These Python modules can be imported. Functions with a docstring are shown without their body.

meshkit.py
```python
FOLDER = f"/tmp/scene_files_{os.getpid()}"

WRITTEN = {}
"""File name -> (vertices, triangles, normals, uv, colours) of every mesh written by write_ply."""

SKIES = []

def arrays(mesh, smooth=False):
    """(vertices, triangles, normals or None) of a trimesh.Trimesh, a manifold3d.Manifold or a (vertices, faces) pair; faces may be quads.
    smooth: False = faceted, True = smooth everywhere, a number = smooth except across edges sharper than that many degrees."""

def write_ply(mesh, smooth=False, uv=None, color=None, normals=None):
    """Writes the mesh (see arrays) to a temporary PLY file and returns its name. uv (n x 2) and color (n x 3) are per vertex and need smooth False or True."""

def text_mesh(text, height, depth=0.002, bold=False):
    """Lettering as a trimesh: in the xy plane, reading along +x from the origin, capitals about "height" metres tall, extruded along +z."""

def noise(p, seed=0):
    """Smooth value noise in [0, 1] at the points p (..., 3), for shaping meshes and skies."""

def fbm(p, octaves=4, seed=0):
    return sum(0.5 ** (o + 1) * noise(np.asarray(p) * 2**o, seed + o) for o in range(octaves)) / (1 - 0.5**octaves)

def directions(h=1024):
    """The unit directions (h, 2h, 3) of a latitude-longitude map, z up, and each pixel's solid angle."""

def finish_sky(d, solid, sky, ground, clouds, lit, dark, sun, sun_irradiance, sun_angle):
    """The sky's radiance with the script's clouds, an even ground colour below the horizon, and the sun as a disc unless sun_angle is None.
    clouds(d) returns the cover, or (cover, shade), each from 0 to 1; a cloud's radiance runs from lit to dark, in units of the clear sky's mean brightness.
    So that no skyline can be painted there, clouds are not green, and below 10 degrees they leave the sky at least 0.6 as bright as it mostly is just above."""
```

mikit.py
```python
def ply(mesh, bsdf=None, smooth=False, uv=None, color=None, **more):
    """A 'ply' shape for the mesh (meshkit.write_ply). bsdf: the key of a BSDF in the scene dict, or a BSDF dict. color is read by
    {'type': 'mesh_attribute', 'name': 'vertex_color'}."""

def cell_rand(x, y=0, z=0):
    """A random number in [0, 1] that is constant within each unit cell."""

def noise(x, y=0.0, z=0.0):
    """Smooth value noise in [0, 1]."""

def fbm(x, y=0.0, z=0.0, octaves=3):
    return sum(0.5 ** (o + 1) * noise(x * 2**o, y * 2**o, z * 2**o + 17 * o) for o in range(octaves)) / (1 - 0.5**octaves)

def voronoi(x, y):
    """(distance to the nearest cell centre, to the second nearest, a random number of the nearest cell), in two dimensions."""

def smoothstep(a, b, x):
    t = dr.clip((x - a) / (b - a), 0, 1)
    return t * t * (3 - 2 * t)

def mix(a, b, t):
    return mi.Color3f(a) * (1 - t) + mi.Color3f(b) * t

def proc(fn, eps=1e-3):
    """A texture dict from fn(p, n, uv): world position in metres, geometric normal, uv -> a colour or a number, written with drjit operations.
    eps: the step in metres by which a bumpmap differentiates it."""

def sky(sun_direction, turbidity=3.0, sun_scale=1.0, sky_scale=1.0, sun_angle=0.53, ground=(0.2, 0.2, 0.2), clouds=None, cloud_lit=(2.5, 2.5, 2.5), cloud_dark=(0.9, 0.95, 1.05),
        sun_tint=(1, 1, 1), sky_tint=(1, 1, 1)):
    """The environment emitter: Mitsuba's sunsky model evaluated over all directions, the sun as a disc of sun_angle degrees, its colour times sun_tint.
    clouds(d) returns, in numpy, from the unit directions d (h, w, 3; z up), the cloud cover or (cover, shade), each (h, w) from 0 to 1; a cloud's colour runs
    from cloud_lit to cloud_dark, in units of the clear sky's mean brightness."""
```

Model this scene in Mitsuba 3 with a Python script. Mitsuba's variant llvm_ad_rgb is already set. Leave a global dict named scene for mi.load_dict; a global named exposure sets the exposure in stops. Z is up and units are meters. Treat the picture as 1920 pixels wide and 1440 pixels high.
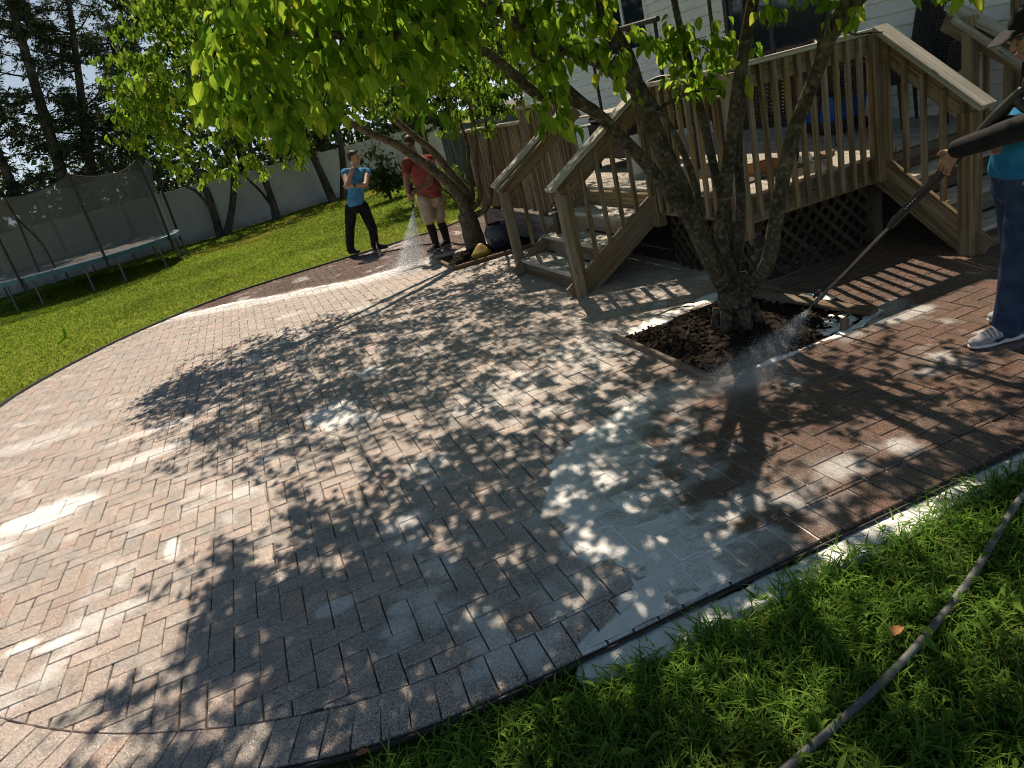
import math, random
import numpy as np, trimesh, mitsuba as mi, drjit as dr
import manifold3d as m3
import shapely
from shapely.geometry import Polygon, LineString, Point, box as sbox
from scipy.spatial import cKDTree, ConvexHull, Delaunay
import mikit, meshkit
from mikit import noise, fbm, voronoi, cell_rand, smoothstep, mix

# ------------------------------------------------------------------ camera, sky, exposure
F, YAW, PITCH, ROLL, HC = 1348.07, 0.280396, 0.367095, 0.245609, 1.7826
def cam_axes():
    f = np.array([math.sin(YAW)*math.cos(PITCH), math.cos(YAW)*math.cos(PITCH), -math.sin(PITCH)])
    r = np.array([math.cos(YAW), -math.sin(YAW), 0.0]); d = np.cross(f, r)
    c, s = math.cos(ROLL), math.sin(ROLL)
    return r*c + d*s, -r*s + d*c, f
CR, CD, CF = cam_axes()
CAM = np.array([0, 0, HC])
TF = mi.ScalarTransform4f
scene, labels = {'type': 'scene'}, {}
scene['camera'] = {'type': 'perspective', 'fov': math.degrees(2*math.atan(960/F)), 'fov_axis': 'x',
    'near_clip': 0.05, 'far_clip': 2000.0,
    'to_world': TF().look_at(origin=CAM.tolist(), target=(CAM+CF).tolist(), up=(-CD).tolist())}
SUN = np.array([0.22, 0.72, 1.0]); SUN /= np.linalg.norm(SUN)
def haze_band(d):                   # thin bright haze low in the summer sky, all round
    e = np.degrees(np.arcsin(np.clip(d[..., 2], -1, 1)))
    return np.clip(1-e/32, 0, 1)**1.4*(.45+.75*meshkit.fbm(d*[3, 3, 7], 4, 3))
scene['sky_light'] = mikit.sky(SUN.tolist(), turbidity=3.0, sky_scale=.32, sun_tint=(.985, .985, 1.0), clouds=haze_band, cloud_lit=(6.2, 7.2, 8.0))
exposure = 2.1

def ray(u, v): return ((u-960)/F*CR + (v-720)/F*CD + CF)
def at(u, v, D):                    # the point seen at photo pixel (u, v), D metres away over the ground
    d = ray(u, v); return CAM + d*(D/math.hypot(d[0], d[1]))
def gnd(u, v, z=0.0):
    d = ray(u, v); return CAM + d*((z-HC)/d[2])
def ony(u, v, Y): d = ray(u, v); return CAM + d*(Y/d[1])
def onx(u, v, X): d = ray(u, v); return CAM + d*(X/d[0])
def project(P):
    q = np.atleast_2d(P) - CAM
    z = q@CF
    return 960+F*(q@CR)/z, 720+F*(q@CD)/z, z

# ------------------------------------------------------------------ helpers
RNG = np.random.default_rng(7)
random.seed(7)
_used = {}
def numbered(key):
    n = _used.get(key, 0); _used[key] = n+1
    return key if n == 0 else f'{key}_{n:03d}'
def obj(name, mesh, mat, parent=None, smooth=False, uv=None, label=None, category=None, group=None, kind=None, **more):
    key = numbered(parent+'__'+name if parent else name)
    scene[key] = mikit.ply(mesh, mat, smooth=smooth, uv=uv, **more) if not isinstance(mesh, dict) else mesh
    tag(key, label, category, group, kind)
    return key
def tag(key, label=None, category=None, group=None, kind=None):
    d = {k: v for k, v in (('label', label), ('category', category), ('group', group), ('kind', kind)) if v}
    if d: labels[key] = d
def thing(name, label, category, group=None):
    key = numbered(name); tag(key, label, category, group); return key
def rot_z(a): return np.array([[math.cos(a), -math.sin(a), 0], [math.sin(a), math.cos(a), 0], [0, 0, 1]])
def nrm(v): v = np.asarray(v, float); return v/max(np.linalg.norm(v), 1e-12)
def curve(P, n=8):                  # catmull-rom through the points
    P = np.asarray(P, float)
    if len(P) < 3:
        t = np.linspace(0, 1, n+1)[:, None]; return P[0]*(1-t)+P[-1]*t
    Q = np.vstack([2*P[0]-P[1], P, 2*P[-1]-P[-2]]); out = []
    for i in range(1, len(Q)-2):
        p0, p1, p2, p3 = Q[i-1:i+3]
        for t in np.arange(n)/n:
            out.append(0.5*((2*p1)+(-p0+p2)*t+(2*p0-5*p1+4*p2-p3)*t*t+(-p0+3*p1-3*p2+p3)*t**3))
    out.append(P[-1]); return np.array(out)
def tube(path, radii, n=8, wob=0.0, seed=0, cap=True):
    path = np.asarray(path, float); m = len(path); radii = np.broadcast_to(np.asarray(radii, float), (m,)) if np.ndim(radii) < 2 else radii
    T = np.gradient(path, axis=0); T /= np.maximum(np.linalg.norm(T, axis=1, keepdims=True), 1e-9)
    a = np.array([0, 0, 1.0]) if abs(T[0][2]) < 0.8 else np.array([1.0, 0, 0])
    N = np.zeros_like(path); N[0] = nrm(np.cross(T[0], a))
    for i in range(1, m): N[i] = nrm(N[i-1]-T[i]*(N[i-1]@T[i]))
    B = np.cross(T, N); th = np.arange(n)/n*2*math.pi
    R = radii[:, None]*np.ones(n)
    if wob:
        r = np.random.default_rng(seed); R = R*(1+wob*r.normal(size=R.shape))
    V = path[:, None]+R[..., None]*(np.cos(th)[None, :, None]*N[:, None]+np.sin(th)[None, :, None]*B[:, None])
    V = V.reshape(-1, 3); i = np.arange(m-1)[:, None]*n; j = np.arange(n)[None]; k = (j+1) % n
    A, Bq, C, D = (i+j).ravel(), (i+k).ravel(), (i+n+k).ravel(), (i+n+j).ravel()
    Fc = np.vstack([np.c_[A, Bq, C], np.c_[A, C, D]])
    if cap:
        c0, c1 = len(V), len(V)+1; V = np.vstack([V, path[:1], path[-1:]]); q = np.arange(n)
        Fc = np.vstack([Fc, np.c_[np.full(n, c0), (q+1) % n, q], np.c_[np.full(n, c1), (m-1)*n+q, (m-1)*n+(q+1) % n]])
    return trimesh.Trimesh(V, Fc, process=False)
def joined(L): return trimesh.util.concatenate(L) if len(L) > 1 else L[0]

_bt = {}
def chamfer_box(L, W, H, c=0.003):  # centred box with chamfered edges, triangles wound outwards
    if 't' not in _bt:
        pts = []
        for sx in (-1, 1):
            for sy in (-1, 1):
                for sz in (-1, 1):
                    pts += [(sx*(1), sy*.8, sz*.8), (sx*.8, sy*1, sz*.8), (sx*.8, sy*.8, sz*1)]
        P = np.array(pts); h = ConvexHull(P, qhull_options='QJ'); f = h.simplices.copy()
        nn = np.cross(P[f[:, 1]]-P[f[:, 0]], P[f[:, 2]]-P[f[:, 0]]); flip = (nn*P[f].mean(1)).sum(1) < 0
        f[flip] = f[flip][:, ::-1]; _bt['t'] = (np.sign(P), np.abs(P) < .9, f)
    S, inner, f = _bt['t']
    half = np.array([L, W, H])/2
    c = min(c, .3*min(L, W, H))
    return S*(half-inner*c), f
LUM = []
def lumber(p0, p1, w, t, up=(0, 0, 1), c=0.003):
    """A board from p0 to p1: w measured along up, t across it. Returns (mesh, uv): u along the grain."""
    p0, p1 = np.asarray(p0, float), np.asarray(p1, float)
    L = np.linalg.norm(p1-p0); d = (p1-p0)/L; s = nrm(np.cross(up, d)); u = np.cross(d, s)
    V, f = chamfer_box(L, t, w, c)
    M = np.stack([d, s, u]); o = RNG.random(2)*50
    uv = np.c_[V[:, 0]+o[0], V[:, 1]*1.0+V[:, 2]*1.3+o[1]]
    return trimesh.Trimesh(V@M+(p0+p1)/2, f, process=False), uv
def board(parent, name, p0, p1, w, t, mat, up=(0, 0, 1), c=0.003, **k):
    m, uv = lumber(p0, p1, w, t, up, c)
    return obj(name, m, mat, parent, uv=uv, **k)
def bx(lo, hi, c=0.004):
    lo, hi = np.asarray(lo, float), np.asarray(hi, float)
    V, f = chamfer_box(*(hi-lo), c); return trimesh.Trimesh(V+(lo+hi)/2, f, process=False)
def ball(p, r, sub=2):
    m = trimesh.creation.icosphere(sub); m.apply_scale(r); m.apply_translation(p); return m
def lathe(prof, n=24):
    prof = np.asarray(prof, float); return trimesh.creation.revolve(prof, sections=n)
def smooth_hull(chains, edge=0.03, it=8):
    """chains: lists of (point, radius or radii). Hull each consecutive pair, join all, refine, smooth."""
    S = trimesh.creation.icosphere(1).vertices
    parts = []
    for ch in chains:
        P = [np.asarray(p, float)+S*np.asarray(r, float) for p, r in ch]
        if len(P) == 1: parts.append(m3.Manifold.hull_points(P[0]))
        for a, b in zip(P[:-1], P[1:]): parts.append(m3.Manifold.hull_points(np.vstack([a, b])))
    M = m3.Manifold.batch_boolean(parts, m3.OpType.Add).refine_to_length(edge)
    q = M.to_mesh(); m = trimesh.Trimesh(q.vert_properties[:, :3], q.tri_verts)
    m.merge_vertices()
    if it: trimesh.smoothing.filter_taubin(m, lamb=.5, nu=.51, iterations=it)
    return m

# ------------------------------------------------------------------ materials
def wrinkle(m, amp=.006, f=9.0, st=.55):  # folds in cloth
    m = m.copy(); n = np.array(m.vertex_normals); q = np.array(m.vertices)*[f, f, f*st]
    r = 1-np.abs(meshkit.fbm(q+2.7, 3, 5)-.5)*4; m.vertices = m.vertices+n*(amp*(np.clip(r, -1, 1)*.7+(meshkit.fbm(q*.6, 2, 9)-.5)*1.6))[:, None]; return m
def rgb(*c): return {'type': 'rgb', 'value': list(c)}
def mat(name, fn=None, rough=0.6, spec=0.5, color=None, two=True, **k):
    d = {'type': 'principled', 'base_color': mikit.proc(fn) if fn else rgb(*color), 'roughness': rough if not callable(rough) else mikit.proc(rough), 'specular': spec, **k}
    scene[name] = {'type': 'twosided', 'bsdf': d} if two else d

def foam_line(y):                   # x of the foam's front on the patio, for y between 1.8 and 3.5
    f = mi.Float(0.5)
    for y0, y1, x0, x1 in ((1.88, 2.03, .52, .84), (2.03, 2.16, .84, .90), (2.16, 2.36, .90, .84), (2.36, 2.5, .84, .80), (2.5, 2.63, .80, .84), (2.63, 2.83, .84, .80), (2.83, 2.98, .80, .88), (2.98, 3.18, .88, 1.02), (3.18, 3.35, 1.02, 1.25), (3.35, 3.5, 1.25, 1.6)):
        t = dr.clip((y-y0)/(y1-y0), 0, 1); f = dr.select(y >= y0, x0+(x1-x0)*t, f)
    return f
def wet_mask(p):
    d = p.x-foam_line(p.y)+0.10*(fbm(p.x*6, p.y*6)-.5)
    near = smoothstep(0.05, 0.30, d)*smoothstep(4.6, 3.4, p.y-0.6*dr.maximum(p.x-2.2, 0))
    bnd = 11.46-0.62*(p.x+1.3)
    bnd = dr.select(p.x > 1.3, 9.9, bnd)
    far = smoothstep(0.0, 0.35, p.y-bnd+0.3*(fbm(p.x*3, p.y*3)-.5))
    return dr.maximum(near, far)
def film_mask(p, j=0.0):                   # thin soapy film left on the pavers
    d = p.x-foam_line(p.y)+j
    n = fbm(p.x*7+3, p.y*7, 0.0, 4)
    near = smoothstep(-0.01, 0.02, d)*smoothstep(1.2, 0.15, d)*smoothstep(3.75, 3.3, p.y)*smoothstep(.30, .62, n+.36*smoothstep(.75, .1, d))
    haze = smoothstep(0.62, 0.78, fbm(p.x*2.3+9, p.y*2.3+4, 0.0, 3))*smoothstep(.35, .7, n)*0.55
    bloom = mi.Float(0)
    for cx, cy, rx, ry, s in ((-1.6, 3.45, .10, .05, .9), (-1.42, 3.37, .13, .05, 1), (-.96, 3.89, .05, .14, .9), (.50, 5.8, .12, .15, .7), (.75, 6.3, .10, .10, .5), (.47, 3.74, .16, .12, .4), (.21, 3.2, .14, .10, .5), (-1.85, 5.1, .36, .22, 1.0), (-2.2, 4.75, .3, .18, .8), (-1.2, 6.2, .5, .10, .5), (-1.3, 5.6, .45, .12, .6), (-2.3, 7.0, .5, .2, .4), (.1, 5.1, .2, .26, .8), (-.2, 2.75, .09, .06, .6), (.05, 2.55, .06, .05, .6), (2.0, 4.6, .5, .35, .35), (1.2, 4.4, .5, .3, .3)):
        r = dr.square((p.x-cx)/rx)+dr.square((p.y-cy)/ry)
        bloom = dr.maximum(bloom, s*smoothstep(1.3, .25, r+1.3*(n-.5)))
    bnd = 11.46-0.62*(p.x+1.3); bnd = dr.select(p.x > 1.3, 9.9, bnd)
    line = smoothstep(.34, .05, dr.abs(p.y-bnd+.12+.35*(n-.5)))*smoothstep(-1.9, -1.2, p.x)*smoothstep(2.4, 1.9, p.x)
    return dr.clip(dr.maximum(dr.maximum(near*(.60+.38*smoothstep(.3, .6, fbm(p.x*5-p.y*9, p.y*16+p.x*8, 0.0, 4)+.35*smoothstep(.35, .02, d))), haze), dr.maximum(bloom, line*.6)), 0, 1)
def brick_col(p, n, uv):
    t = uv.x
    c = mix((.42, .325, .29), (.41, .355, .325), smoothstep(.0, .35, t))
    c = mix(c, (.355, .335, .315), smoothstep(.38, .72, t)); c = mix(c, (.41, .285, .23), smoothstep(.86, .97, t))
    c = mix(c, (.400, .340, .315), .5)*(0.90+.22*uv.y)
    blot = fbm(p.x*9, p.y*9, 0.0, 3); c = mix(c, (.29, .285, .275), .7*smoothstep(.45, .72, blot))
    k1, k2, s1 = voronoi(p.x*300, p.y*300); s2 = noise(p.x*150+7, p.y*150, p.z*150)
    c = c*(0.46+.76*s1+.45*(s2-.3)); c = mix(c, (.78, .74, .68), .6*smoothstep(.88, .94, s1))
    c = mix(c, (.04, .04, .04), .75*smoothstep(.14, .06, s1))
    w = wet_mask(p); wc = mi.Color3f(c.x*.37, c.y*.295, c.z*.265); c = mix(c, wc, w)
    return mix(c, (.77, .80, .82), film_mask(p, (uv.y-.5)*.16)*(.70+.30*smoothstep(.2, .6, s2)))
def brick_rough(p, n, uv): return mi.Float(0.75-.50*wet_mask(p)+.18*(cell_rand(p.x*200, p.y*200)-.5))
mat('m_brick', brick_col, brick_rough, .45)
mat('m_sand', lambda p, n, uv: mix((.10, .09, .08), (.17, .155, .135), fbm(p.x*40, p.y*40))*(.7+.5*cell_rand(p.x*300, p.y*300)), .95, .1)
mat('m_foam', lambda p, n, uv: mix((.66, .68, .70), (.84, .85, .86), fbm(p.x*30, p.y*30)), .55, .4)
def wood_fn(a, b, knots=True, age=.35):
    def fn(p, n, uv):
        g = fbm(uv.x*2.2, uv.y*55, 0.0, 4); fine = noise(uv.x*9, uv.y*420)
        c = mix(a, b, smoothstep(.25, .75, g))
        c = c*(.80+.30*fine)
        patch = fbm(uv.x*1.3+5, uv.y*7, 0.0, 3); c = mix(c, (.30, .295, .275), age*smoothstep(.40, .70, patch))
        k1, k2, kr = voronoi(uv.x*1.7, uv.y*9); c = mix(c, (.10, .065, .04), .8*smoothstep(.085, .03, k1)) if knots else c
        return c*(.85+.3*noise(uv.x*.6, uv.y*3))
    return fn
mat('m_wood', wood_fn((.12, .088, .050), (.27, .20, .115), age=.35), .8, .25)
mat('m_wood_dark', wood_fn((.085, .06, .038), (.16, .115, .07), age=.3), .8, .25)
mat('m_wood_grey', wood_fn((.30, .28, .24), (.52, .49, .43), age=.35), .8, .25)
mat('m_deck', wood_fn((.25, .235, .205), (.43, .40, .35), age=.6), .8, .25)
mat('m_skirt', wood_fn((.16, .14, .125), (.22, .20, .18), False, .4), .8, .2)
mat('m_wood_shaded', wood_fn((.026, .019, .013), (.058, .042, .027), age=.08), .85, .2)  # lattice wood, with the shade below the deck put into its colour
mat('m_siding', lambda p, n, uv: mix((.84, .86, .87), (.88, .90, .905), fbm(p.y*3, p.z*20))*(.97+.05*noise(p.y*60, p.z*240)), .5, .35)
mat('m_white', color=(.78, .79, .79), rough=.45)
mat('m_frame_dark', color=(.035, .04, .045), rough=.4)
mat('m_glass', color=(.010, .018, .030), rough=.05, spec=.9)
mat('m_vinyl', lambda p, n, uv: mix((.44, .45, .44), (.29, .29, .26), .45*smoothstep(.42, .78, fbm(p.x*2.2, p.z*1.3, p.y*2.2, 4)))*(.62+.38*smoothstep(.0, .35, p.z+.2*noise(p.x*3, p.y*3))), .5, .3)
mat('m_barnwood', wood_fn((.06, .066, .072), (.13, .138, .146), False, .3), .85, .2)
def bark_fn(a, b, lich, s=1.0):
    def fn(p, n, uv):
        g = fbm(p.x*26*s, p.y*26*s, p.z*9*s, 4); c = mix(a, b, smoothstep(.3, .7, g))
        l = fbm(p.x*48*s+9, p.y*48*s, p.z*40*s, 3); c = mix(c, (.22, .22, .17), lich*smoothstep(.52, .72, l))
        c = c*(.72+.5*noise(p.x*120, p.y*120, p.z*60))
        return mix(c, mi.Color3f(c)*.6, .5*smoothstep(.5, .36, l))
    return fn
mat('m_bark', bark_fn((.038, .032, .023), (.080, .070, .050), .35), .9, .2)
mat('m_bark2', bark_fn((.075, .058, .042), (.15, .12, .085), .35), .9, .2)
mat('m_bark_far', bark_fn((.05, .042, .036), (.11, .095, .08), .2, .3), .9, .1)
def leaf_fn(dark, light, warm):
    def fn(p, n, uv):
        i = dr.floor(uv.x); x = dr.abs(uv.x-i-.5)*2; r = cell_rand(i, 3, 5); r2 = cell_rand(i, 8, 1)
        c = mix(dark, light, r); c = mix(c, warm, smoothstep(.82, 1, r2)*.7)
        vein = dr.abs(dr.sin((uv.y*9-x*2.2)*3.14159)); c = c*(.86+.18*smoothstep(.05, .4, vein))
        return mix(c, mi.Color3f(c)*1.6, smoothstep(.10, .03, x)*.6)
    return fn
def thin(name, fn, diff=1.1, rough=.42, spec=.0):
    scene[name] = {'type': 'principledthin', 'base_color': mikit.proc(fn), 'roughness': rough, 'diff_trans': diff, 'eta': 1.35}
thin('m_leaf', leaf_fn((.12, .25, .024), (.36, .52, .05), (.50, .52, .06)), 1.65)
thin('m_leaf2', leaf_fn((.09, .19, .024), (.25, .39, .035), (.36, .38, .04)), 1.5)
thin('m_leaf_far', leaf_fn((.022, .045, .016), (.05, .085, .025), (.08, .07, .03)), .7, .55)
thin('m_needles', leaf_fn((.035, .062, .035), (.085, .115, .055), (.14, .12, .06)), .7, .6)
def grass_fn(p, n, uv):
    i = dr.floor(uv.x); r = cell_rand(i, 2, 7); r2 = cell_rand(i, 5, 2)
    c = mix((.055, .135, .028), (.185, .30, .055), r); c = mix(c, (.36, .33, .14), .7*smoothstep(.90, 1, r2))
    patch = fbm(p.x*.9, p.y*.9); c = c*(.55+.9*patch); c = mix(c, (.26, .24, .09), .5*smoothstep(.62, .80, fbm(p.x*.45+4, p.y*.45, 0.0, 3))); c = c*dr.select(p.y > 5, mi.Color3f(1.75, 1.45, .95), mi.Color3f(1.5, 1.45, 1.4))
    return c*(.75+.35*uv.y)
thin('m_grass', grass_fn, 1.25, .45)
def lawn_fn(p, n, uv):
    c = mix((.11, .15, .020), (.23, .27, .03), fbm(p.x*1.1, p.y*1.1, 0.0, 4)); g = noise(p.x*45, p.y*45); c = c*(.55+.8*g)
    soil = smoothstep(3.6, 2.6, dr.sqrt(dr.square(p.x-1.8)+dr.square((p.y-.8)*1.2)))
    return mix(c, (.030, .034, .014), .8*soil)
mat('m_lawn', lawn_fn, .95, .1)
mat('m_mulch', lambda p, n, uv: mix((.010, .008, .006), (.040, .030, .022), smoothstep(.3, .75, fbm(p.x*55, p.y*55, p.z*55, 3)))*(.6+.7*cell_rand(p.x*110, p.y*110, p.z*110)), .95, .1)
mat('m_black', color=(.018, .018, .020), rough=.5)
mat('m_black_gloss', color=(.012, .012, .014), rough=.22)
mat('m_rubber', lambda p, n, uv: mix((.10, .105, .11), (.165, .17, .17), fbm(p.x*30, p.y*30)), .62, .3)
mat('m_steel', color=(.32, .32, .33), rough=.32, metallic=1.0)
mat('m_net', color=(.13, .13, .135), rough=.7)
mat('m_pad', lambda p, n, uv: mix((.035, .11, .16), (.06, .16, .22), fbm(p.x*4, p.y*4)), .5, .4)
mat('m_wicker', lambda p, n, uv: mix((.016, .013, .012), (.055, .047, .043), noise(p.x*90, p.y*90, p.z*160)), .55, .35)
mat('m_cooler', lambda p, n, uv: mix((.015, .085, .50), (.018, .10, .56), fbm(p.x*4, p.z*4)), .4, .4)
mat('m_skin', lambda p, n, uv: mix((.42, .25, .18), (.50, .31, .23), fbm(p.x*30, p.y*30, p.z*30)), .5, .4)
mat('m_skin_dark', lambda p, n, uv: mix((.27, .14, .095), (.35, .19, .13), fbm(p.x*40, p.y*40, p.z*40)), .5, .4)
mat('m_hair', lambda p, n, uv: mix((.03, .022, .016), (.075, .055, .04), noise(p.x*200, p.y*200, p.z*60)), .6, .3)
def cloth(a, b, s=1.0):
    return lambda p, n, uv: mix(a, b, smoothstep(.3, .7, fbm(p.x*14*s, p.y*14*s, p.z*10*s, 3)))*(.9+.2*noise(p.x*300, p.y*300, p.z*300))
mat('m_tee_blue', cloth((.055, .21, .42), (.085, .29, .54)), .85, .15)
mat('m_tee_red', cloth((.17, .040, .038), (.24, .065, .055)), .85, .15)
mat('m_shorts', cloth((.30, .25, .18), (.42, .36, .27)), .85, .15)
mat('m_dark_cloth', cloth((.007, .008, .011), (.016, .017, .022)), .8, .2)
mat('m_denim', cloth((.020, .035, .075), (.035, .058, .115), 1.5), .85, .15)
mat('m_shirt_cyan', cloth((.012, .13, .30), (.022, .20, .40)), .8, .2)
mat('m_shoe_grey', lambda p, n, uv: mix((.22, .22, .25), (.34, .34, .37), fbm(p.x*30, p.y*30, p.z*30)), .6, .3)
mat('m_shoe_white', color=(.62, .62, .64), rough=.5)
mat('m_yellow', lambda p, n, uv: mix((.16, .11, .02), (.36, .26, .03), fbm(p.x*16, p.y*16, p.z*16, 4)), .5, .4)
mat('m_brownleaf', lambda p, n, uv: mix((.28, .12, .05), (.42, .20, .08), noise(p.x*90, p.y*90)), .7, .2)
mat('m_shingle', color=(.09, .085, .08), rough=.9)
mat('m_potblue', lambda p, n, uv: mix((.02, .03, .05), (.30, .34, .36), smoothstep(.62, .75, fbm(p.x*6, p.y*6, p.z*6))), .4, .4)
scene['m_drop'] = {'type': 'twosided', 'bsdf': {'type': 'principled', 'base_color': rgb(.82, .86, .9), 'roughness': .12, 'specular': .9}}
# ------------------------------------------------------------------ lawn and patio
def sheet(x0, x1, y0, y1, z): return trimesh.Trimesh([[x0, y0, z], [x1, y0, z], [x1, y1, z], [x0, y1, z]], [[0, 1, 2], [0, 2, 3]], process=False)
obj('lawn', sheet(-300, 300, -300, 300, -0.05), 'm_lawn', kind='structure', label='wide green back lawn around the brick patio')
B = 0.1015; AX, AY = -3.2308, 28.677
OUT = curve([(6.2, 1.87), (4.5, 1.87), (2.6, 1.87), (1.3, 1.88), (.4, 1.885), (-.1, 1.92), (-.5, 2.03), (-.86, 2.19), (-1.3, 2.46), (-1.75, 2.86), (-2.3, 3.5), (-2.85, 4.5), (-3.2, 5.8), (-3.35, 7.2), (-3.2, 8.6), (-2.93, 9.6), (-2.3, 10.7), (-1.7, 11.35), (-1.1, 11.82), (-.5, 12.1), (.2, 12.22), (1.4, 12.3), (2.5, 12.36), (3.0, 12.45), (3.7, 12.8), (4.5, 13.2)], 10)
PATIO = Polygon(list(OUT)+[(6.2, 13.6)]).buffer(0)
BED1 = Polygon([(2.18, 3.39), (3.44, 3.39), (3.44, 4.61), (2.18, 4.61)])
BED2 = Polygon([(2.18, 8.74), (3.45, 8.70), (3.45, 9.78), (2.18, 9.86)])
FIELD = PATIO.buffer(-0.203).difference(BED1).difference(BED2).difference(sbox(3.62, 4.9, 7, 14))
obj('patio', trimesh.creation.extrude_polygon(PATIO.difference(BED1).difference(BED2), .03, engine='earcut').apply_translation([0, 0, -.042]), 'm_sand', kind='structure', label='curved brick patio laid in a herringbone pattern')
def brick_mesh(poly, rng):
    poly = shapely.geometry.polygon.orient(poly.convex_hull.simplify(.003), 1)
    P = np.array(poly.exterior.coords)[:-1]; n = len(P); c = P.mean(0)
    if n < 3 or poly.area < 3e-4: return None
    zt = rng.normal(0, .0011); tx, ty = rng.normal(0, .006, 2)
    e = np.linalg.norm(P-c, axis=1, keepdims=True)
    ins = P+(c-P)/e*np.minimum(.0042, .2*e)
    z = zt+(P-c)@[tx, ty]; zi = zt+(ins-c)@[tx, ty]
    V = np.vstack([np.c_[P, np.full(n, -.03)], np.c_[P, z-.0035], np.c_[ins, zi]])
    i = np.arange(n); j = (i+1) % n; f = []
    for a in (0, n): f += [np.c_[i+a, j+a, j+a+n], np.c_[i+a, j+a+n, i+a+n]]
    f.append(np.c_[np.full(n-2, 2*n), 2*n+np.arange(1, n-1), 2*n+np.arange(2, n)])
    return trimesh.Trimesh(V, np.vstack(f), process=False)
bricks = []
rng = np.random.default_rng(3)
shapely.prepare(FIELD)
def add_brick(P, clip):
    if clip is not None:
        if not clip.contains(P):
            P = P.intersection(clip)
            if P.is_empty: return
            if P.geom_type != 'Polygon':
                P = max((g for g in getattr(P, 'geoms', []) if g.geom_type == 'Polygon'), key=lambda g: g.area, default=None)
                if P is None: return
            P = P.buffer(-.0012)
            if P.is_empty or P.geom_type != 'Polygon': return
    m = brick_mesh(P, rng)
    if m is None: return
    tone = rng.random(); uv = np.tile([tone, rng.random()], (len(m.vertices), 1))
    c = np.array(P.centroid.coords[0]+(0,)); u, v, z = project(c)
    vis = z[0] > .3 and -40 < u[0] < 1960 and -40 < v[0] < 1480
    bricks.append((m, uv, (P.area/ z[0]**3*(HC)) if vis else -1, c))
g = .0022
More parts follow.
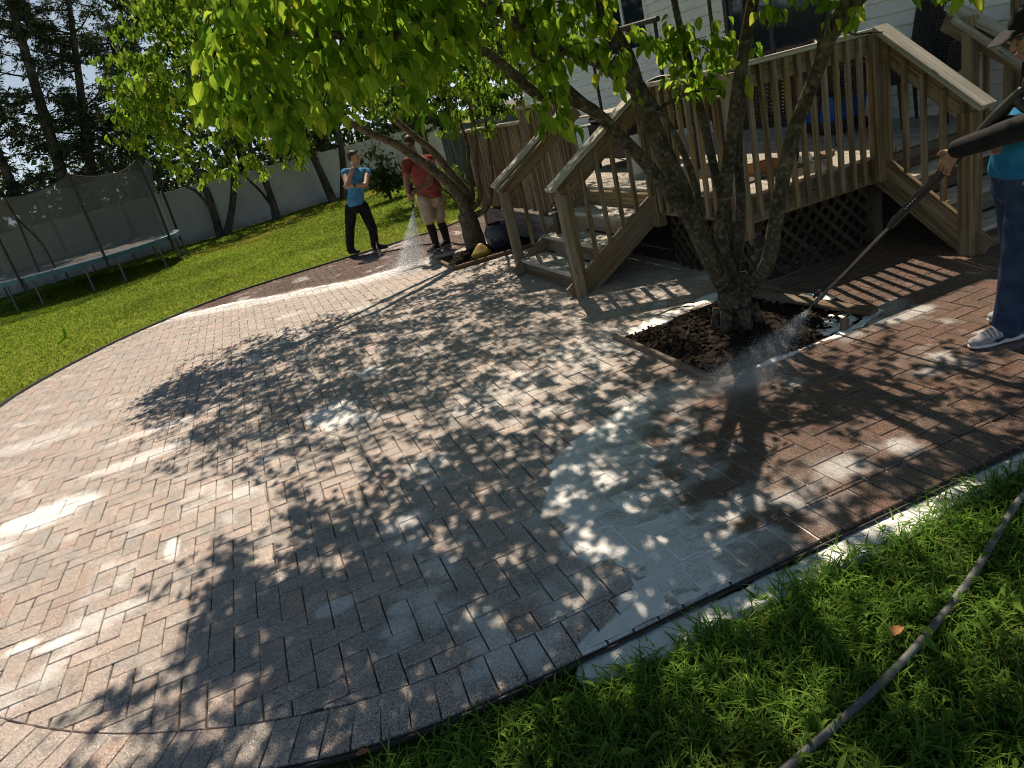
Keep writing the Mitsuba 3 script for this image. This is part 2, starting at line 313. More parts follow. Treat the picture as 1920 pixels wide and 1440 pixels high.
for gx in range(-36, 66):
    for gy in range(-14, 110):
        s = (gx+gy) % 4
        if s not in (0, 2): continue
        x, y = (gx+AX)*B, (gy+AY-28.677+28.677)*B
        j = rng.normal(0, .0011, 2)
        w, h = (2*B, B) if s == 0 else (B, 2*B)
        P = sbox(x+g+j[0], y+g+j[1], x+w-g+j[0], y+h-g+j[1])
        if not (-3.7 < x < 6.3 and 1.8 < y < 13.6): continue
        if P.intersects(FIELD): add_brick(P, FIELD)
L = LineString(OUT); s = 0.0
while s < L.length-.11:             # the soldier course round the edge
    a, b = np.array(L.interpolate(s+.0).coords[0]), np.array(L.interpolate(s+B).coords[0])
    d = nrm(b-a); nn = np.array([d[1], -d[0]])
    if s == 0: pass
    w = .0955; wob = rng.normal(0, .012); c = (a+b)/2+nn*(.101+rng.normal(0, .0015))
    d2 = np.array([d[0]*math.cos(wob)-d[1]*math.sin(wob), d[0]*math.sin(wob)+d[1]*math.cos(wob)]); n2 = np.array([d2[1], -d2[0]])
    add_brick(Polygon([c-d2*w/2-n2*.098, c+d2*w/2-n2*.098, c+d2*w/2+n2*.098, c-d2*w/2+n2*.098]), None)
    s += B*1.012
order = sorted(range(len(bricks)), key=lambda i: -bricks[i][2])
for i in order[:300]: obj('brick', bricks[i][0], 'm_brick', 'patio', uv=bricks[i][1])
rest = [bricks[i] for i in order[300:]]
obj('far_brick', joined([b[0] for b in rest]), 'm_brick', 'patio', uv=np.vstack([b[1] for b in rest]), kind='stuff')

# soap foam: fills the joints, and covers the bricks where it is thick
def foam_x(y): return np.interp(y, [1.88, 2.03, 2.16, 2.36, 2.5, 2.63, 2.83, 2.98, 3.18, 3.35, 3.5, 3.6], [.52, .84, .90, .84, .80, .84, .80, .88, 1.02, 1.25, 1.6, 2.1])
def grid_sheet(x0, x1, y0, y1, h, zf, keep=-.013):
    X, Y = np.meshgrid(np.arange(x0, x1+h, h), np.arange(y0, y1+h, h)); Z = zf(X, Y)
    ny, nx = X.shape; idx = np.arange(nx*ny).reshape(ny, nx)
    a, b, c, d = idx[:-1, :-1].ravel(), idx[:-1, 1:].ravel(), idx[1:, 1:].ravel(), idx[1:, :-1].ravel()
    ok = np.maximum.reduce([Z.ravel()[k] for k in (a, b, c, d)]) > keep
    m = trimesh.Trimesh(np.c_[X.ravel(), Y.ravel(), Z.ravel()], np.vstack([np.c_[a, b, c][ok], np.c_[a, c, d][ok]]), process=False)
    m.remove_unreferenced_vertices(); return m
def NF(X, Y, s, seed=0, o=4): return meshkit.fbm(np.stack([X*s, Y*s, np.zeros_like(X)], -1), o, seed)
def z_front(X, Y):
    d = X-foam_x(Y)+.10*(NF(X, Y, 9, 2)-.5)
    core = .0068*np.exp(-np.maximum(d-.03, 0)/.24)*np.clip((d+.004)/.02, 0, 1)
    n = NF(X, Y, 6, 5)-.5
    patch = .016*np.maximum(n-.02, 0)*np.exp(-np.maximum(d-.35, 0)/.35)
    z = -.0066+core+patch-.006*np.clip((d-.9)/1.3, 0, 1)+.004*(NF(X, Y, 40, 8, 2)-.5)
    edge = np.exp(-np.maximum(X-1.0, 0)/2.0)*.0085*np.exp(-((Y-1.93)/.10)**2)*(X > foam_x(Y))
    z += edge*np.clip(NF(X, Y, 4, 11)*2.2-.5, 0, 1)*(X < 1.2)
    z = np.where(d > 0, z, -.03)
    return np.where((Y > 3.62-.2*np.clip(2.2-X, 0, 1)) | (Y > 3.37) & (X > 2.15), -.03, z)
parts = [grid_sheet(.45, 3.3, 1.89, 3.62, .0085, z_front)]
def strip(pts, wid, z, seed, amp=.5, h=.012, th=.014):
    ln = LineString(pts); x0, y0, x1, y1 = ln.buffer(wid*1.6).bounds
    c = np.array(curve(np.c_[pts, np.zeros(len(pts))], 12))[:, :2]; T = cKDTree(c)
    def zf(X, Y):
        d = T.query(np.c_[X.ravel(), Y.ravel()])[0].reshape(X.shape)
        t = 1-d/wid+amp*2*(NF(X, Y, 7, seed)-.5)+.25*(NF(X, Y, 30, seed+1)-.5)
        return np.where(t > 0, z+th*np.clip(t*2.2, 0, 1)**.5*(.6+.8*NF(X, Y, 25, seed+3, 2)), -.05)
    return grid_sheet(x0, x1, y0, y1, h, zf, z)
parts.append(strip([(.56, 1.835), (.9, 1.815), (1.3, 1.81), (1.7, 1.812), (2.1, 1.82), (2.7, 1.83), (3.4, 1.83)], .062, -.032, 20, .35, .009, .008))
parts.append(strip([(2.35, 3.36), (2.7, 3.37), (3.1, 3.37), (3.38, 3.42)], .030, -.006, 24, 1.1, .008, .009))
parts.append(strip([(3.15, 3.52), (3.34, 3.56), (3.45, 3.50)], .12, -.008, 27, .5, .009))
parts.append(strip([(2.38, 4.62), (2.65, 4.68), (2.9, 4.74), (3.2, 4.72)], .09, -.008, 30, 1.0, .009, .010))
parts.append(strip([(3.2, 4.45), (3.38, 4.2), (3.5, 4.0)], .11, -.006, 33, .5, .009))
parts.append(strip([(-1.35, 11.48), (-.65, 11.22), (.0, 10.72), (.6, 10.42), (.96, 10.15), (1.4, 10.0), (1.75, 9.98)], .10, -.010, 36, .9, .02, .013))
parts.append(strip([(-1.55, 11.5), (-1.1, 11.9), (-.5, 12.18), (.2, 12.30)], .07, -.035, 40, .6, .02, .03))
parts.append(strip([(-.01, 5.16), (.08, 5.08), (.14, 4.93)], .13, -.0075, 44, .9, .01, .0105))
obj('soap_foam', joined(parts), 'm_foam', smooth=True, kind='stuff', label='white soap foam spreading over the patio bricks and their joints')

# black plastic edging along the near edge, dark edging along the far edge
near = [p for p in OUT if p[1] < 3.4]
def offset(c, d):
    c = np.asarray(c); t = np.gradient(c, axis=0); t /= np.linalg.norm(t, axis=1, keepdims=True); return c-np.c_[t[:, 1], -t[:, 0]]*d
e = offset(near, .012); obj('edging_strip', tube(np.c_[e, np.full(len(e), -.016)], .006, 6), 'm_black', label='black plastic edging strip along the near edge of the patio', category='edging strip')
far = np.array([p for p in OUT if p[0] < 4.4 and p[1] > 8.2]); e = offset(far, .02)
obj('edging_strip', tube(np.c_[e, np.full(len(e), .0)], .028, 6), 'm_black', label='dark edging strip along the curved far edge of the patio by the lawn', category='edging strip')

# mulch beds
def mulch(poly, zc, seed, name_label, h=.022):
    x0, y0, x1, y1 = poly.bounds
    def zf(X, Y):
        d = np.minimum.reduce([X-x0, x1-X, Y-y0, y1-Y])
        return -.02+zc*np.clip(d/.35, 0, 1)+.055*(NF(X, Y, 14, seed)-.5)*np.clip(d/.05, 0.2, 1)+.03*(NF(X, Y, 45, seed+1, 2)-.5)
    m = grid_sheet(x0+.005, x1-.005-h, y0+.005, y1-.005-h, h, zf, -9)
    r = np.random.default_rng(seed); bits = [m]
    for k in range(int(700*poly.area)):
        x, y = r.uniform(x0+.03, x1-.03), r.uniform(y0+.03, y1-.03); z = float(zf(np.array([[x]]), np.array([[y]]))[0, 0])
        V, f = chamfer_box(r.uniform(.02, .07), r.uniform(.006, .02), r.uniform(.004, .01), .002)
        R = trimesh.transformations.euler_matrix(*r.uniform(-.5, .5, 2), r.uniform(0, 6.3))[:3, :3]
        bits.append(trimesh.Trimesh(V@R.T+[x, y, z+.008], f, process=False))
    obj('mulch', joined(bits), 'm_mulch', smooth=30, kind='stuff', label=name_label)
mulch(BED1, .05, 61, 'dark mulch in the square bed under the near multi-stemmed tree')
mulch(BED2, .05, 66, 'dark mulch in the bed under the tree beside the far steps')
def timber(p0, p1, w, t, label, up=(0, 0, 1), m='m_wood_dark', cat='timber edging', name='bed_timber'):
    me, uv = lumber(p0, p1, w, t, up, .006); return obj(name, me, m, uv=uv, label=label, category=cat, group='timbers edging the tree beds' if name == 'bed_timber' else None)
timber((2.185, 3.36, .0), (2.185, 4.62, .005), .07, .035, 'thin weathered timber along the left side of the near tree bed')
timber((3.43, 3.42, .030), (3.25, 4.45, .055), .03, .10, 'loose flat plank lying at the right side of the near tree bed', m='m_wood_dark', cat='plank', name='loose_plank')
timber((3.40, 3.46, .0), (3.46, 4.5, .0), .075, .04, 'dark timber along the right side of the near tree bed')
timber((3.17, 3.40, -.03), (3.175, 3.40, .075), .05, .035, 'short dark stake standing in the foam at the bed corner', up=(1, 0, 0), cat='stake', name='stake')
timber((2.16, 8.715, .015), (3.48, 8.68, .015), .07, .05, 'near edge timber of the bed below the far steps')
timber((2.16, 8.74, .012), (2.16, 9.88, .012), .07, .05, 'left edge timber of the bed below the far steps')
for k, (p, q) in enumerate((((2.62, 4.72, .02), (2.86, 4.56, .05)), ((2.70, 4.8, .03), (2.84, 4.52, .09)))):
    me = tube(curve([p, (np.array(p)+q)/2+[0, 0, .02], q], 4), [.006]*5+[.005]*4, 5)
    obj('twig', me, 'm_bark2', label=('pale twig lying by the foam left of the near tree trunk', 'second pale twig leaning towards the near tree trunk')[k], category='twig')

# ------------------------------------------------------------------ grass
def blades(P, H, W, rng, seg=3, lean=.6, ids=64):
    n = len(P); az = rng.uniform(0, 2*math.pi, n); b = np.c_[np.cos(az), np.sin(az)]; ws = np.c_[-b[:, 1], b[:, 0]]
    ln = rng.uniform(.15, 1, n)*lean*1.4; idc = rng.integers(0, ids, n)
    t = np.linspace(0, 1, seg+1); V = np.zeros((n, 2*(seg+1), 3)); UV = np.zeros((n, 2*(seg+1), 2))
    for k, tk in enumerate(t):
        out = H*ln*tk**1.8; up = H*tk*np.clip(1-.45*ln*tk**1.5, .15, 1)
        c = np.c_[P[:, :2]+b*out[:, None], P[:, 2]+up]; w = W*(1-tk**2.2)*.5+.0004
        for sd, q in ((-1, 0), (1, 1)):
            V[:, 2*k+q, :2] = c[:, :2]+sd*ws*w[:, None]; V[:, 2*k+q, 2] = c[:, 2]
            UV[:, 2*k+q] = np.c_[idc+.5+.4*sd, np.full(n, tk)]
    base = np.arange(n)[:, None]*(2*(seg+1)); f = []
    for k in range(seg): f += [base+[2*k, 2*k+1, 2*k+3], base+[2*k, 2*k+3, 2*k+2]]
    return trimesh.Trimesh(V.reshape(-1, 3), np.vstack(f), process=False), UV.reshape(-1, 2)
rng = np.random.default_rng(17)
pts = np.c_[rng.uniform(-.7, 3.6, 60000), rng.uniform(.35, 1.86, 60000)]
outer_near = PATIO.buffer(.015)
u, v, z = project(np.c_[pts, np.zeros(len(pts))]); ok = (z > .2) & (u > -300) & (u < 2250) & (v < 1800)
pts = pts[ok]; ok = ~shapely.contains_xy(outer_near, pts[:, 0], pts[:, 1]) & (rng.random(len(pts)) < np.where((pts[:, 0] > .5) & (pts[:, 1] > 1.755+.05*NF(pts[:, 0], pts[:, 1], 6, 3)), .12, 1))
pts = pts[ok]
clump = NF(pts[:, 0], pts[:, 1], 5, 31); keep = rng.random(len(pts)) < .15+.75*clump; pts, clump = pts[keep], clump[keep]
Hh = rng.uniform(.04, .105, len(pts))*(.55+.8*clump); Wd = rng.uniform(.0035, .0085, len(pts))
wide = rng.random(len(pts)) < .13; Wd[wide] *= 1.8; Hh[wide] *= .9
m, uv = blades(np.c_[pts, np.full(len(pts), -.045)], Hh, Wd, rng, 4, 1.1)
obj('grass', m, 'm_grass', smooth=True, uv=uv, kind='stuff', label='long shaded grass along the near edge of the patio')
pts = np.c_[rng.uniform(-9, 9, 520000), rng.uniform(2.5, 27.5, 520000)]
u, v, z = project(np.c_[pts, np.zeros(len(pts))]); ok = (z > .2) & (u > -60) & (u < 1250) & (v < 900) & ~shapely.contains_xy(PATIO.buffer(.03), pts[:, 0], pts[:, 1]) & ((pts[:, 0] < 3.4) | (pts[:, 1] > 13.5))
pts, z = pts[ok], z[ok]; keep = rng.random(len(pts)) < np.clip(14/z, .5, 1); pts, z = pts[keep], z[keep]
m, uv = blades(np.c_[pts, np.full(len(pts), -.05)], rng.uniform(.03, .065, len(pts)), rng.uniform(.006, .012, len(pts))*np.clip(z/13, .8, 1.6), rng, 2, 1.3)
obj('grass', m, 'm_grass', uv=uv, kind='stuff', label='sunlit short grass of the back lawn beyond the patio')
# ------------------------------------------------------------------ house
def prism(pts2, y0, y1):            # profile in (x, z), swept along y
    n = len(pts2); P = np.array(pts2)
    V = np.vstack([np.c_[P[:, 0], np.full(n, y0), P[:, 1]], np.c_[P[:, 0], np.full(n, y1), P[:, 1]]]); i = np.arange(n); j = (i+1) % n
    f = np.vstack([np.c_[i, i+n, j+n], np.c_[i, j+n, j], np.c_[np.full(n-2, 0), np.arange(1, n-1), np.arange(2, n)], n+np.c_[np.full(n-2, 0), np.arange(2, n), np.arange(1, n-1)]])
    return trimesh.Trimesh(V, f, process=False)
HX = 6.3
house = thing('house', 'house with pale horizontal siding behind the wooden deck', 'house')
DOOR, WIN = (6.63, 8.40, .74, 2.78), (10.15, 11.65, 1.98, 3.5)
obj('wall', bx((HX+.02, 2.2, -.05), (14, 15.5, 5.1)), 'm_white', house)
k = 0; z = .44
while z < 5.0:
    spans = [(2.2, 15.5)]
    for y0, y1, z0, z1 in (DOOR, WIN):
        if z+.125 > z0 and z < z1: spans = [s for a, b in spans for s in ((a, min(b, y0)), (max(a, y1), b)) if s[1]-s[0] > .05]
    for a, b in spans: obj('siding_board', prism([(HX+.019, z+.011), (HX-.022, z+.011), (HX-.020, z+.02), (HX-.004, z+.123), (HX+.019, z+.123)], a, b), 'm_siding', house+'__wall')
    z += .125
obj('foundation', bx((HX+.0, 2.2, -.05), (HX+.018, 15.5, .43)), 'm_barnwood', house)
def frame(parent, name, y0, y1, z0, z1, w, x0, x1, m):
    L = [bx((x0, y0, z0), (x1, y0+w, z1)), bx((x0, y1-w, z0), (x1, y1, z1)), bx((x0, y0+w, z0), (x1, y1-w, z0+w)), bx((x0, y0+w, z1-w), (x1, y1-w, z1))]
    return obj(name, joined(L), m, parent)
d = obj('sliding_door', joined([bx((HX-.035, DOOR[0], DOOR[2]), (HX+.018, DOOR[0]+.07, DOOR[3])), bx((HX-.035, DOOR[1]-.07, DOOR[2]), (HX+.018, DOOR[1], DOOR[3])), bx((HX-.035, DOOR[0]+.07, DOOR[3]-.07), (HX+.018, DOOR[1]-.07, DOOR[3])), bx((HX-.04, DOOR[0]+.07, DOOR[2]), (HX+.018, DOOR[1]-.07, DOOR[2]+.05))]), 'm_frame_dark', house)
for a, b, x in ((DOOR[0]+.072, 7.60, HX-.028), (7.50, DOOR[1]-.072, HX-.008)):
    f = frame(d, 'sash', a, b, DOOR[2]+.052, DOOR[3]-.072, .075, x-.002, x+.022, 'm_frame_dark')
    obj('pane', bx((x+.006, a+.074, DOOR[2]+.126), (x+.012, b-.074, DOOR[3]-.146), .001), 'm_glass', d)
w = frame(house, 'window', WIN[0], WIN[1], WIN[2], WIN[3], .085, HX-.03, HX+.019, 'm_white')
obj('mullion', bx((HX-.022, 10.86, WIN[2]+.086), (HX+.012, 10.92, WIN[3]-.086)), 'm_white', w)
for a, b in ((WIN[0]+.087, 10.858), (10.922, WIN[1]-.087)): obj('pane', bx((HX-.004, a, WIN[2]+.087), (HX+.002, b, WIN[3]-.087), .001), 'm_glass', w)
obj('roof', joined([prism([(5.85, 5.12), (5.85, 5.30), (10.2, 7.4), (14.5, 5.3), (14.5, 5.12)], 1.8, 15.9)]), 'm_shingle', house)

# ------------------------------------------------------------------ deck with its two flights of steps
deck = thing('wooden_deck', 'raised weathered wooden deck with railings, lattice and two flights of steps', 'deck')
FZ = .73; DX0, DX1, DY0, DY1 = 3.5, 6.285, 4.60, 11.2
x = DX0; i = 0
while x < DX1-.05:
    w = min(.139, DX1-x)
    cuts = [DY0-.02, 4.6+RNG.uniform(1.8, 4.5), DY1] if i % 2 else [DY0-.02, 4.6+RNG.uniform(3.5, 6), DY1]
    for a, b in zip(cuts[:-1], cuts[1:]): board(deck, 'floor_plank', (x+w/2, a+.002, FZ-.015+RNG.normal(0, .001)), (x+w/2, b-.002, FZ-.015), .03, w-.006, 'm_deck')
    x += .1395; i += 1
board(deck, 'rim_board', (DX0-.02, DY0+.02, FZ-.13), (DX1, DY0+.02, FZ-.13), .195, .038, 'm_wood')
board(deck, 'rim_board', (DX0+.0, DY0+.042, FZ-.131), (DX0+.0, DY1, FZ-.131), .195, .038, 'm_wood')
obj('joists', joined([bx((xx, DY0+.05, .52), (xx+.038, DY1, .69)) for xx in np.arange(DX0+.4, DX1, .42)]), 'm_wood_dark', deck)
for xx, yy in ((3.6, 4.75), (4.85, 4.78), (6.1, 4.78), (3.6, 7.5), (3.6, 10.9), (4.9, 8.2), (6.1, 8.2)): board(deck, 'support_post', (xx, yy, -.05), (xx, yy, .53), .09, .09, 'm_wood_dark', up=(1, 0, 0))
def post(x, y, z0, z1, w=.089, m='m_wood', name='post'): return board(deck, name, (x, y, z0), (x, y, z1), w, w, m, up=(1, 0, 0))
def rail_run(a, b, zt, out, n, zb, cap=True, posts=(), capm='m_wood_grey', bal=.036, sp=None):
    """A level railing from a to b (x, y): cap, upper board, balusters on the out side."""
    a, b, out = np.array(a, float), np.array(b, float), np.array(out, float)
    A, Bq = np.r_[a, zt], np.r_[b, zt]
    if cap: board(deck, 'rail_cap', A+[0, 0, -.018], Bq+[0, 0, -.018], .036, .14, capm)
    board(deck, 'rail_board', A+[0, 0, -.107], Bq+[0, 0, -.107], .138, .036, 'm_wood')
    for k in range(n):
        p = a+(b-a)*(k+.5)/n+out*.038
        l = RNG.normal(0, .0015, 2)
        board(deck, 'baluster', (p[0]+l[0], p[1]+l[1], zb+RNG.normal(0, .004)), (p[0]-l[0], p[1], zt-.041), bal, bal, 'm_wood', up=(1, 0, 0))
# near side
post(3.425, 4.60, .40, 1.60); post(4.69, 4.555, .52, 1.61); board(deck, 'post_plank', (4.745, 4.56, .53), (4.745, 4.56, 1.56), .036, .089, 'm_wood', up=(1, 0, 0))
rail_run((3.48, 4.585), (4.70, 4.585), 1.65, (0, -1), 11, .535)
# left side, near corner to the steps
post(3.475, 5.90, .40, 1.60)
rail_run((3.485, 4.66), (3.485, 5.86), 1.645, (-1, 0), 10, .535)
# left side beyond the steps: close-set slats under a cap that steps down
post(3.475, 7.47, .0, 1.60); post(3.475, 8.72, .0, 1.70); post(3.475, 11.1, .0, 1.53)
for y0, y1, zt in ((7.52, 8.68, 1.66), (8.70, 11.15, 1.50)):
    board(deck, 'rail_cap', (3.47, y0, zt), (3.47, y1+.04, zt), .036, .17, 'm_wood_grey')
    board(deck, 'rail_board', (3.49, y0, zt-.09), (3.49, y1, zt-.09), .138, .036, 'm_wood_dark')
    y = y0
    while y < y1-.03:
        board(deck, 'slat', (3.445, y+.03, .40+RNG.normal(0, .012)), (3.445+RNG.normal(0, .003), y+.03, zt-.022), .055, .02, RNG.choice(['m_wood_dark', 'm_wood']), up=(0, 1, 0)); y += .078
for kk in range(3): board(deck, 'skirt_board', (3.46, 7.46, .035+kk*.122), (3.46, 11.2, .035+kk*.122), .118, .02, 'm_skirt')
# lattice under the near and left edges
def lattice(p0, p1, nrmv, z0, z1):
    p0, p1 = np.array(p0, float), np.array(p1, float); L = np.linalg.norm(p1-p0); d = (p1-p0)/L; H = z1-z0
    for sgn, o in ((1, 0), (-1, .008)):
        s = -H if sgn > 0 else 0.0
        while s < (L if sgn > 0 else L+H):
            a, b = (s, z0), (s+sgn*H, z1)
            t0, t1 = 0.0, 1.0
            lo, hi = sorted((a[0], b[0]))
            if hi > 0.02 and lo < L-.02:
                if b[0] != a[0]:
                    ts = sorted(((0-a[0])/(b[0]-a[0]), (L-a[0])/(b[0]-a[0]))); t0, t1 = max(0, ts[0]), min(1, ts[1])
                if t1-t0 > .06:
                    q = lambda t: np.r_[p0+d*(a[0]+(b[0]-a[0])*t), a[1]+(b[1]-a[1])*t]+np.r_[np.array(nrmv, float)*o, 0]
                    board(deck, "lattice_slat", q(t0), q(t1), .007, .036, "m_wood_shaded", up=np.r_[nrmv, 0])
            s += .125
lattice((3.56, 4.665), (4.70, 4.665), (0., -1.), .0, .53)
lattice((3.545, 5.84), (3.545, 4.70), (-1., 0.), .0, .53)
# left steps: four risers, three treads between y = 5.94 and 7.40
SX = [2.58, 2.885, 3.19, 3.495]; SZ = [.183, .365, .548]
for k in range(3):
    for q in range(2): board(deck, 'tread', (SX[k]-.025+.078+q*.155, 5.99, SZ[k]-.018), (SX[k]-.025+.078+q*.155, 7.35, SZ[k]-.018), .036, .150, 'm_wood_grey', up=(0, 0, 1))
for k in range(4):
    zb = 0 if k == 0 else SZ[k-1]; board(deck, 'riser', (SX[k]+(.02 if k < 3 else -.026), 5.99, zb+.074), (SX[k]+(.02 if k < 3 else -.026), 7.35, zb+.074), .140, .02, 'm_wood_dark' if k < 2 else 'm_wood', up=(0, 0, 1))
for y in (5.965, 7.375): board(deck, 'stringer', (2.50, y, -.02), (3.49, y, .585), .24, .036, 'm_wood', up=(0, 0, 1))
post(2.55, 5.915, -.03, .925); post(2.565, 7.425, -.03, .915)
def stair_rail(A, Bq, out, n, drop, cap=.036, capm='m_wood_grey', inner=False):
    A, Bq, out = np.array(A, float), np.array(Bq, float), np.array(out, float); d = nrm(Bq-A)
    board(deck, 'rail_cap', A, Bq, cap, .14, capm)
    u = np.cross(d, np.cross([0, 0, 1], d)); u = u if u[2] > 0 else -u
    board(deck, 'rail_board', A+d*.06-u*.112, Bq-d*.01-u*.112, .184, .036, 'm_wood')
    for k in range(n):
        p = A+(Bq-A)*(k+1.0)/(n+.6); board(deck, 'baluster', p+out*.04+[0, 0, -drop+RNG.normal(0, .012)], p+out*.04+[0, 0, -.075], .036, .036, 'm_wood', up=out)
    if inner:
        board(deck, 'handrail', A-out*.10-u*.05-d*.02, Bq-out*.10-u*.05, .036, .085, 'm_wood')
stair_rail((2.45, 5.93, .985), (3.50, 5.93, 1.635), (0, -1, 0), 6, .90)
stair_rail((2.46, 7.42, .985), (3.52, 7.42, 1.63), (0, 1, 0), 6, .90, inner=True)
# right steps, going down towards the camera between x = 4.72 and 5.66
SY = [4.575, 4.30, 4.025, 3.75]; ZR = [.548, .365, .183]
for k in range(3):
    for q in range(2): board(deck, 'tread', (4.76, SY[k+1]-.02+.07+q*.14, ZR[k]-.018), (5.62, SY[k+1]-.02+.07+q*.14, ZR[k]-.018), .036, .134, 'm_wood_grey')
for k in range(4):
    zb = [.55, .368, .186, .0][k]; board(deck, 'riser', (4.76, SY[k]+(.022 if k else -.012), zb+.072), (5.62, SY[k]+(.022 if k else -.012), zb+.072), .138, .02, 'm_wood_dark')
for xx in (4.74, 5.645): board(deck, 'stringer', (xx, 4.57, .585), (xx, 3.70, .005), .24, .036, 'm_wood')
post(4.715, 3.795, -.03, 1.0, .11); post(5.66, 3.86, -.03, 1.0); post(5.62, 4.52, .5, 1.56)
stair_rail((4.72, 3.665, 1.02), (4.72, 4.53, 1.648), (-1, 0, 0), 5, .88, .04)
stair_rail((5.68, 3.60, .97), (5.68, 4.74, 1.66), (1, 0, 0), 6, .86, .04)
board(deck, 'handrail', (5.56, 3.72, .90), (5.56, 4.62, 1.565), .05, .05, 'm_wood_grey', c=.012)
post(6.2, 4.56, .5, 1.6)

# ------------------------------------------------------------------ things on the deck
def wicker_chair(x, y, rz, label, tall=.62):
    t = thing('wicker_chair', label, 'chair', 'dark wicker chairs on the deck'); R = rot_z(rz)
    def put(m): m = m.copy(); m.vertices = m.vertices@R.T+[x, y, FZ]; return m
    def weave(P, nu, nv, r=.006):   # a woven panel on the surface P(u, v)
        L = []
        for i in range(nu):
            u = (i+.5)/nu; q = np.array([P(u, v) for v in np.linspace(0, 1, 15)]); q[:, 1] += .004*np.sin(np.arange(15)*2.1+i*math.pi); L.append(tube(q, r, 4, cap=False))
        for j in range(nv):
            v = (j+.5)/nv; q = np.array([P(u, v) for u in np.linspace(0, 1, 17)]); q[:, 1] += .006*np.sin(np.arange(17)*2.4+j*math.pi); L.append(tube(q, r, 4, cap=False))
        return joined(L)
    back = lambda u, v: np.array([(u-.5)*(.52-.08*v**3), .25+.16*v-.05*math.cos((u-.5)*3), .40+tall*v-.05*(2*u-1)**2*v])
    seat = lambda u, v: np.array([(u-.5)*.54, -.27+.52*v, .41+.02*math.sin(v*3)])
    bk = obj('backrest', put(weave(back, 17, 30, .0085)), 'm_wicker', t)
    obj('rim', put(tube(curve([back(0, 0), back(0, .5), back(.0, .95), back(.12, 1.02), back(.5, 1.03), back(.88, 1.02), back(1, .95), back(1, .5), back(1, 0)], 5), .02, 8)), 'm_wicker', bk)
    obj('seat', put(weave(seat, 18, 18, .012)), 'm_wicker', t)
    for s in (-1, 1):
        obj('arm', put(tube(curve([(s*.27, -.26, .42), (s*.30, -.27, .60), (s*.30, -.20, .645), (s*.30, .05, .645), (s*.27, .27, .66)], 5), .022, 8)), 'm_wicker', t)
        side = lambda u, v, s=s: np.array([s*.285, -.25+.5*u, .40+.23*v]); obj('side_panel', put(weave(lambda u, v: side(u, v), 12, 9, .008)), 'm_wicker', t)
        obj('leg', put(tube([(s*.25, -.25, .42), (s*.26, -.27, 0)], [.022, .016], 8)), 'm_wicker', t); obj('leg', put(tube([(s*.23, .25, .42), (s*.24, .31, 0)], [.022, .016], 8)), 'm_wicker', t)
wicker_chair(5.98, 5.22, -1.25, 'tall-backed dark wicker chair against the siding behind the right step rail', .70)
wicker_chair(5.45, 5.50, 1.2, 'dark wicker chair just behind the corner post of the near railing', .50)
wicker_chair(4.42, 5.62, 2.7, 'low dark wicker chair between the near tree stems and the sliding door', .46)
wicker_chair(4.35, 6.7, 2.2, 'dark wicker chair farthest from the railing, seen through the left balusters', .5)
c = thing('cooler', 'blue wheeled cooler with a pale lid band and silver latch on the deck', 'cooler'); R = rot_z(-.12)
def putc(m): m = m.copy(); m.vertices = m.vertices@R.T+[5.72, 6.12, FZ]; return m
bd = trimesh.convex.convex_hull(np.array([(sx*a, sy*b, zz) for sx in (-1, 1) for sy in (-1, 1) for a, b, zz in ((.17, .27, .14), (.19, .30, .40))])); obj('body', putc(bd), 'm_cooler', c)
obj('base', putc(bx((-.175, -.275, .03), (.175, .275, .145), .01)), 'm_black', c)
lid = obj('lid', putc(bx((-.20, -.31, .412), (.20, .31, .475), .015)), 'm_cooler', c); obj('lid_band', putc(bx((-.197, -.307, .398), (.197, .307, .413), .002)), 'm_white', lid)
obj('latch', putc(joined([bx((-.215, -.10, .33), (-.188, -.02, .42), .004), bx((-.213, .02, .335), (-.200, .035, .41)), bx((-.213, .07, .335), (-.200, .085, .41)), bx((-.213, .02, .41), (-.2, .085, .42))])), 'm_steel', c)
for s in (-1, 1): w = trimesh.creation.cylinder(.06, .04, sections=20); w.apply_transform(trimesh.transformations.rotation_matrix(math.pi/2, [1, 0, 0])); w.apply_translation((.13, s*.29, .06)); obj('wheel', putc(w), 'm_black', c)
obj('handle', putc(tube(curve([(.21, -.2, .42), (.25, -.2, .30), (.25, .2, .30), (.21, .2, .42)], 5), .012, 6)), 'm_black', c)
g_ = thing('barbecue_grill', 'black barbecue grill with a flat pale top shelf behind the left steps', 'grill'); gx, gy = 4.55, 8.2
obj('cabinet', bx((gx-.28, gy-.45, FZ+.12), (gx+.28, gy+.45, FZ+.53), .01), 'm_black', g_)
obj('lid', bx((gx-.27, gy-.44, FZ+.535), (gx+.27, gy+.44, FZ+.63), .03), 'm_black_gloss', g_)
obj('top_shelf', bx((gx-.33, gy-.62, FZ+.633), (gx+.30, gy+.62, FZ+.655), .004), 'm_wood_grey', g_)
obj('lid_handle', tube(curve([(gx-.26, gy-.3, FZ+.58), (gx-.32, gy-.28, FZ+.585), (gx-.32, gy+.28, FZ+.585), (gx-.26, gy+.3, FZ+.58)], 5), .012, 8), 'm_steel', g_)
obj('side_shelf', bx((gx-.24, gy-.85, FZ+.50), (gx+.24, gy-.462, FZ+.53), .008), 'm_steel', g_); obj('side_shelf', bx((gx-.24, gy+.462, FZ+.50), (gx+.24, gy+.85, FZ+.53), .008), 'm_steel', g_)
for sx in (-1, 1):
    for sy in (-1, 1): obj('caster', bx((gx+sx*.24-.03, gy+sy*.4-.03, FZ), (gx+sx*.24+.03, gy+sy*.4+.03, FZ+.118), .01), 'm_black', g_)
pt = thing('gas_cylinder', 'white rusty gas cylinder standing on the deck at the top of the left steps', 'gas cylinder'); px_, py_ = 3.98, 6.95
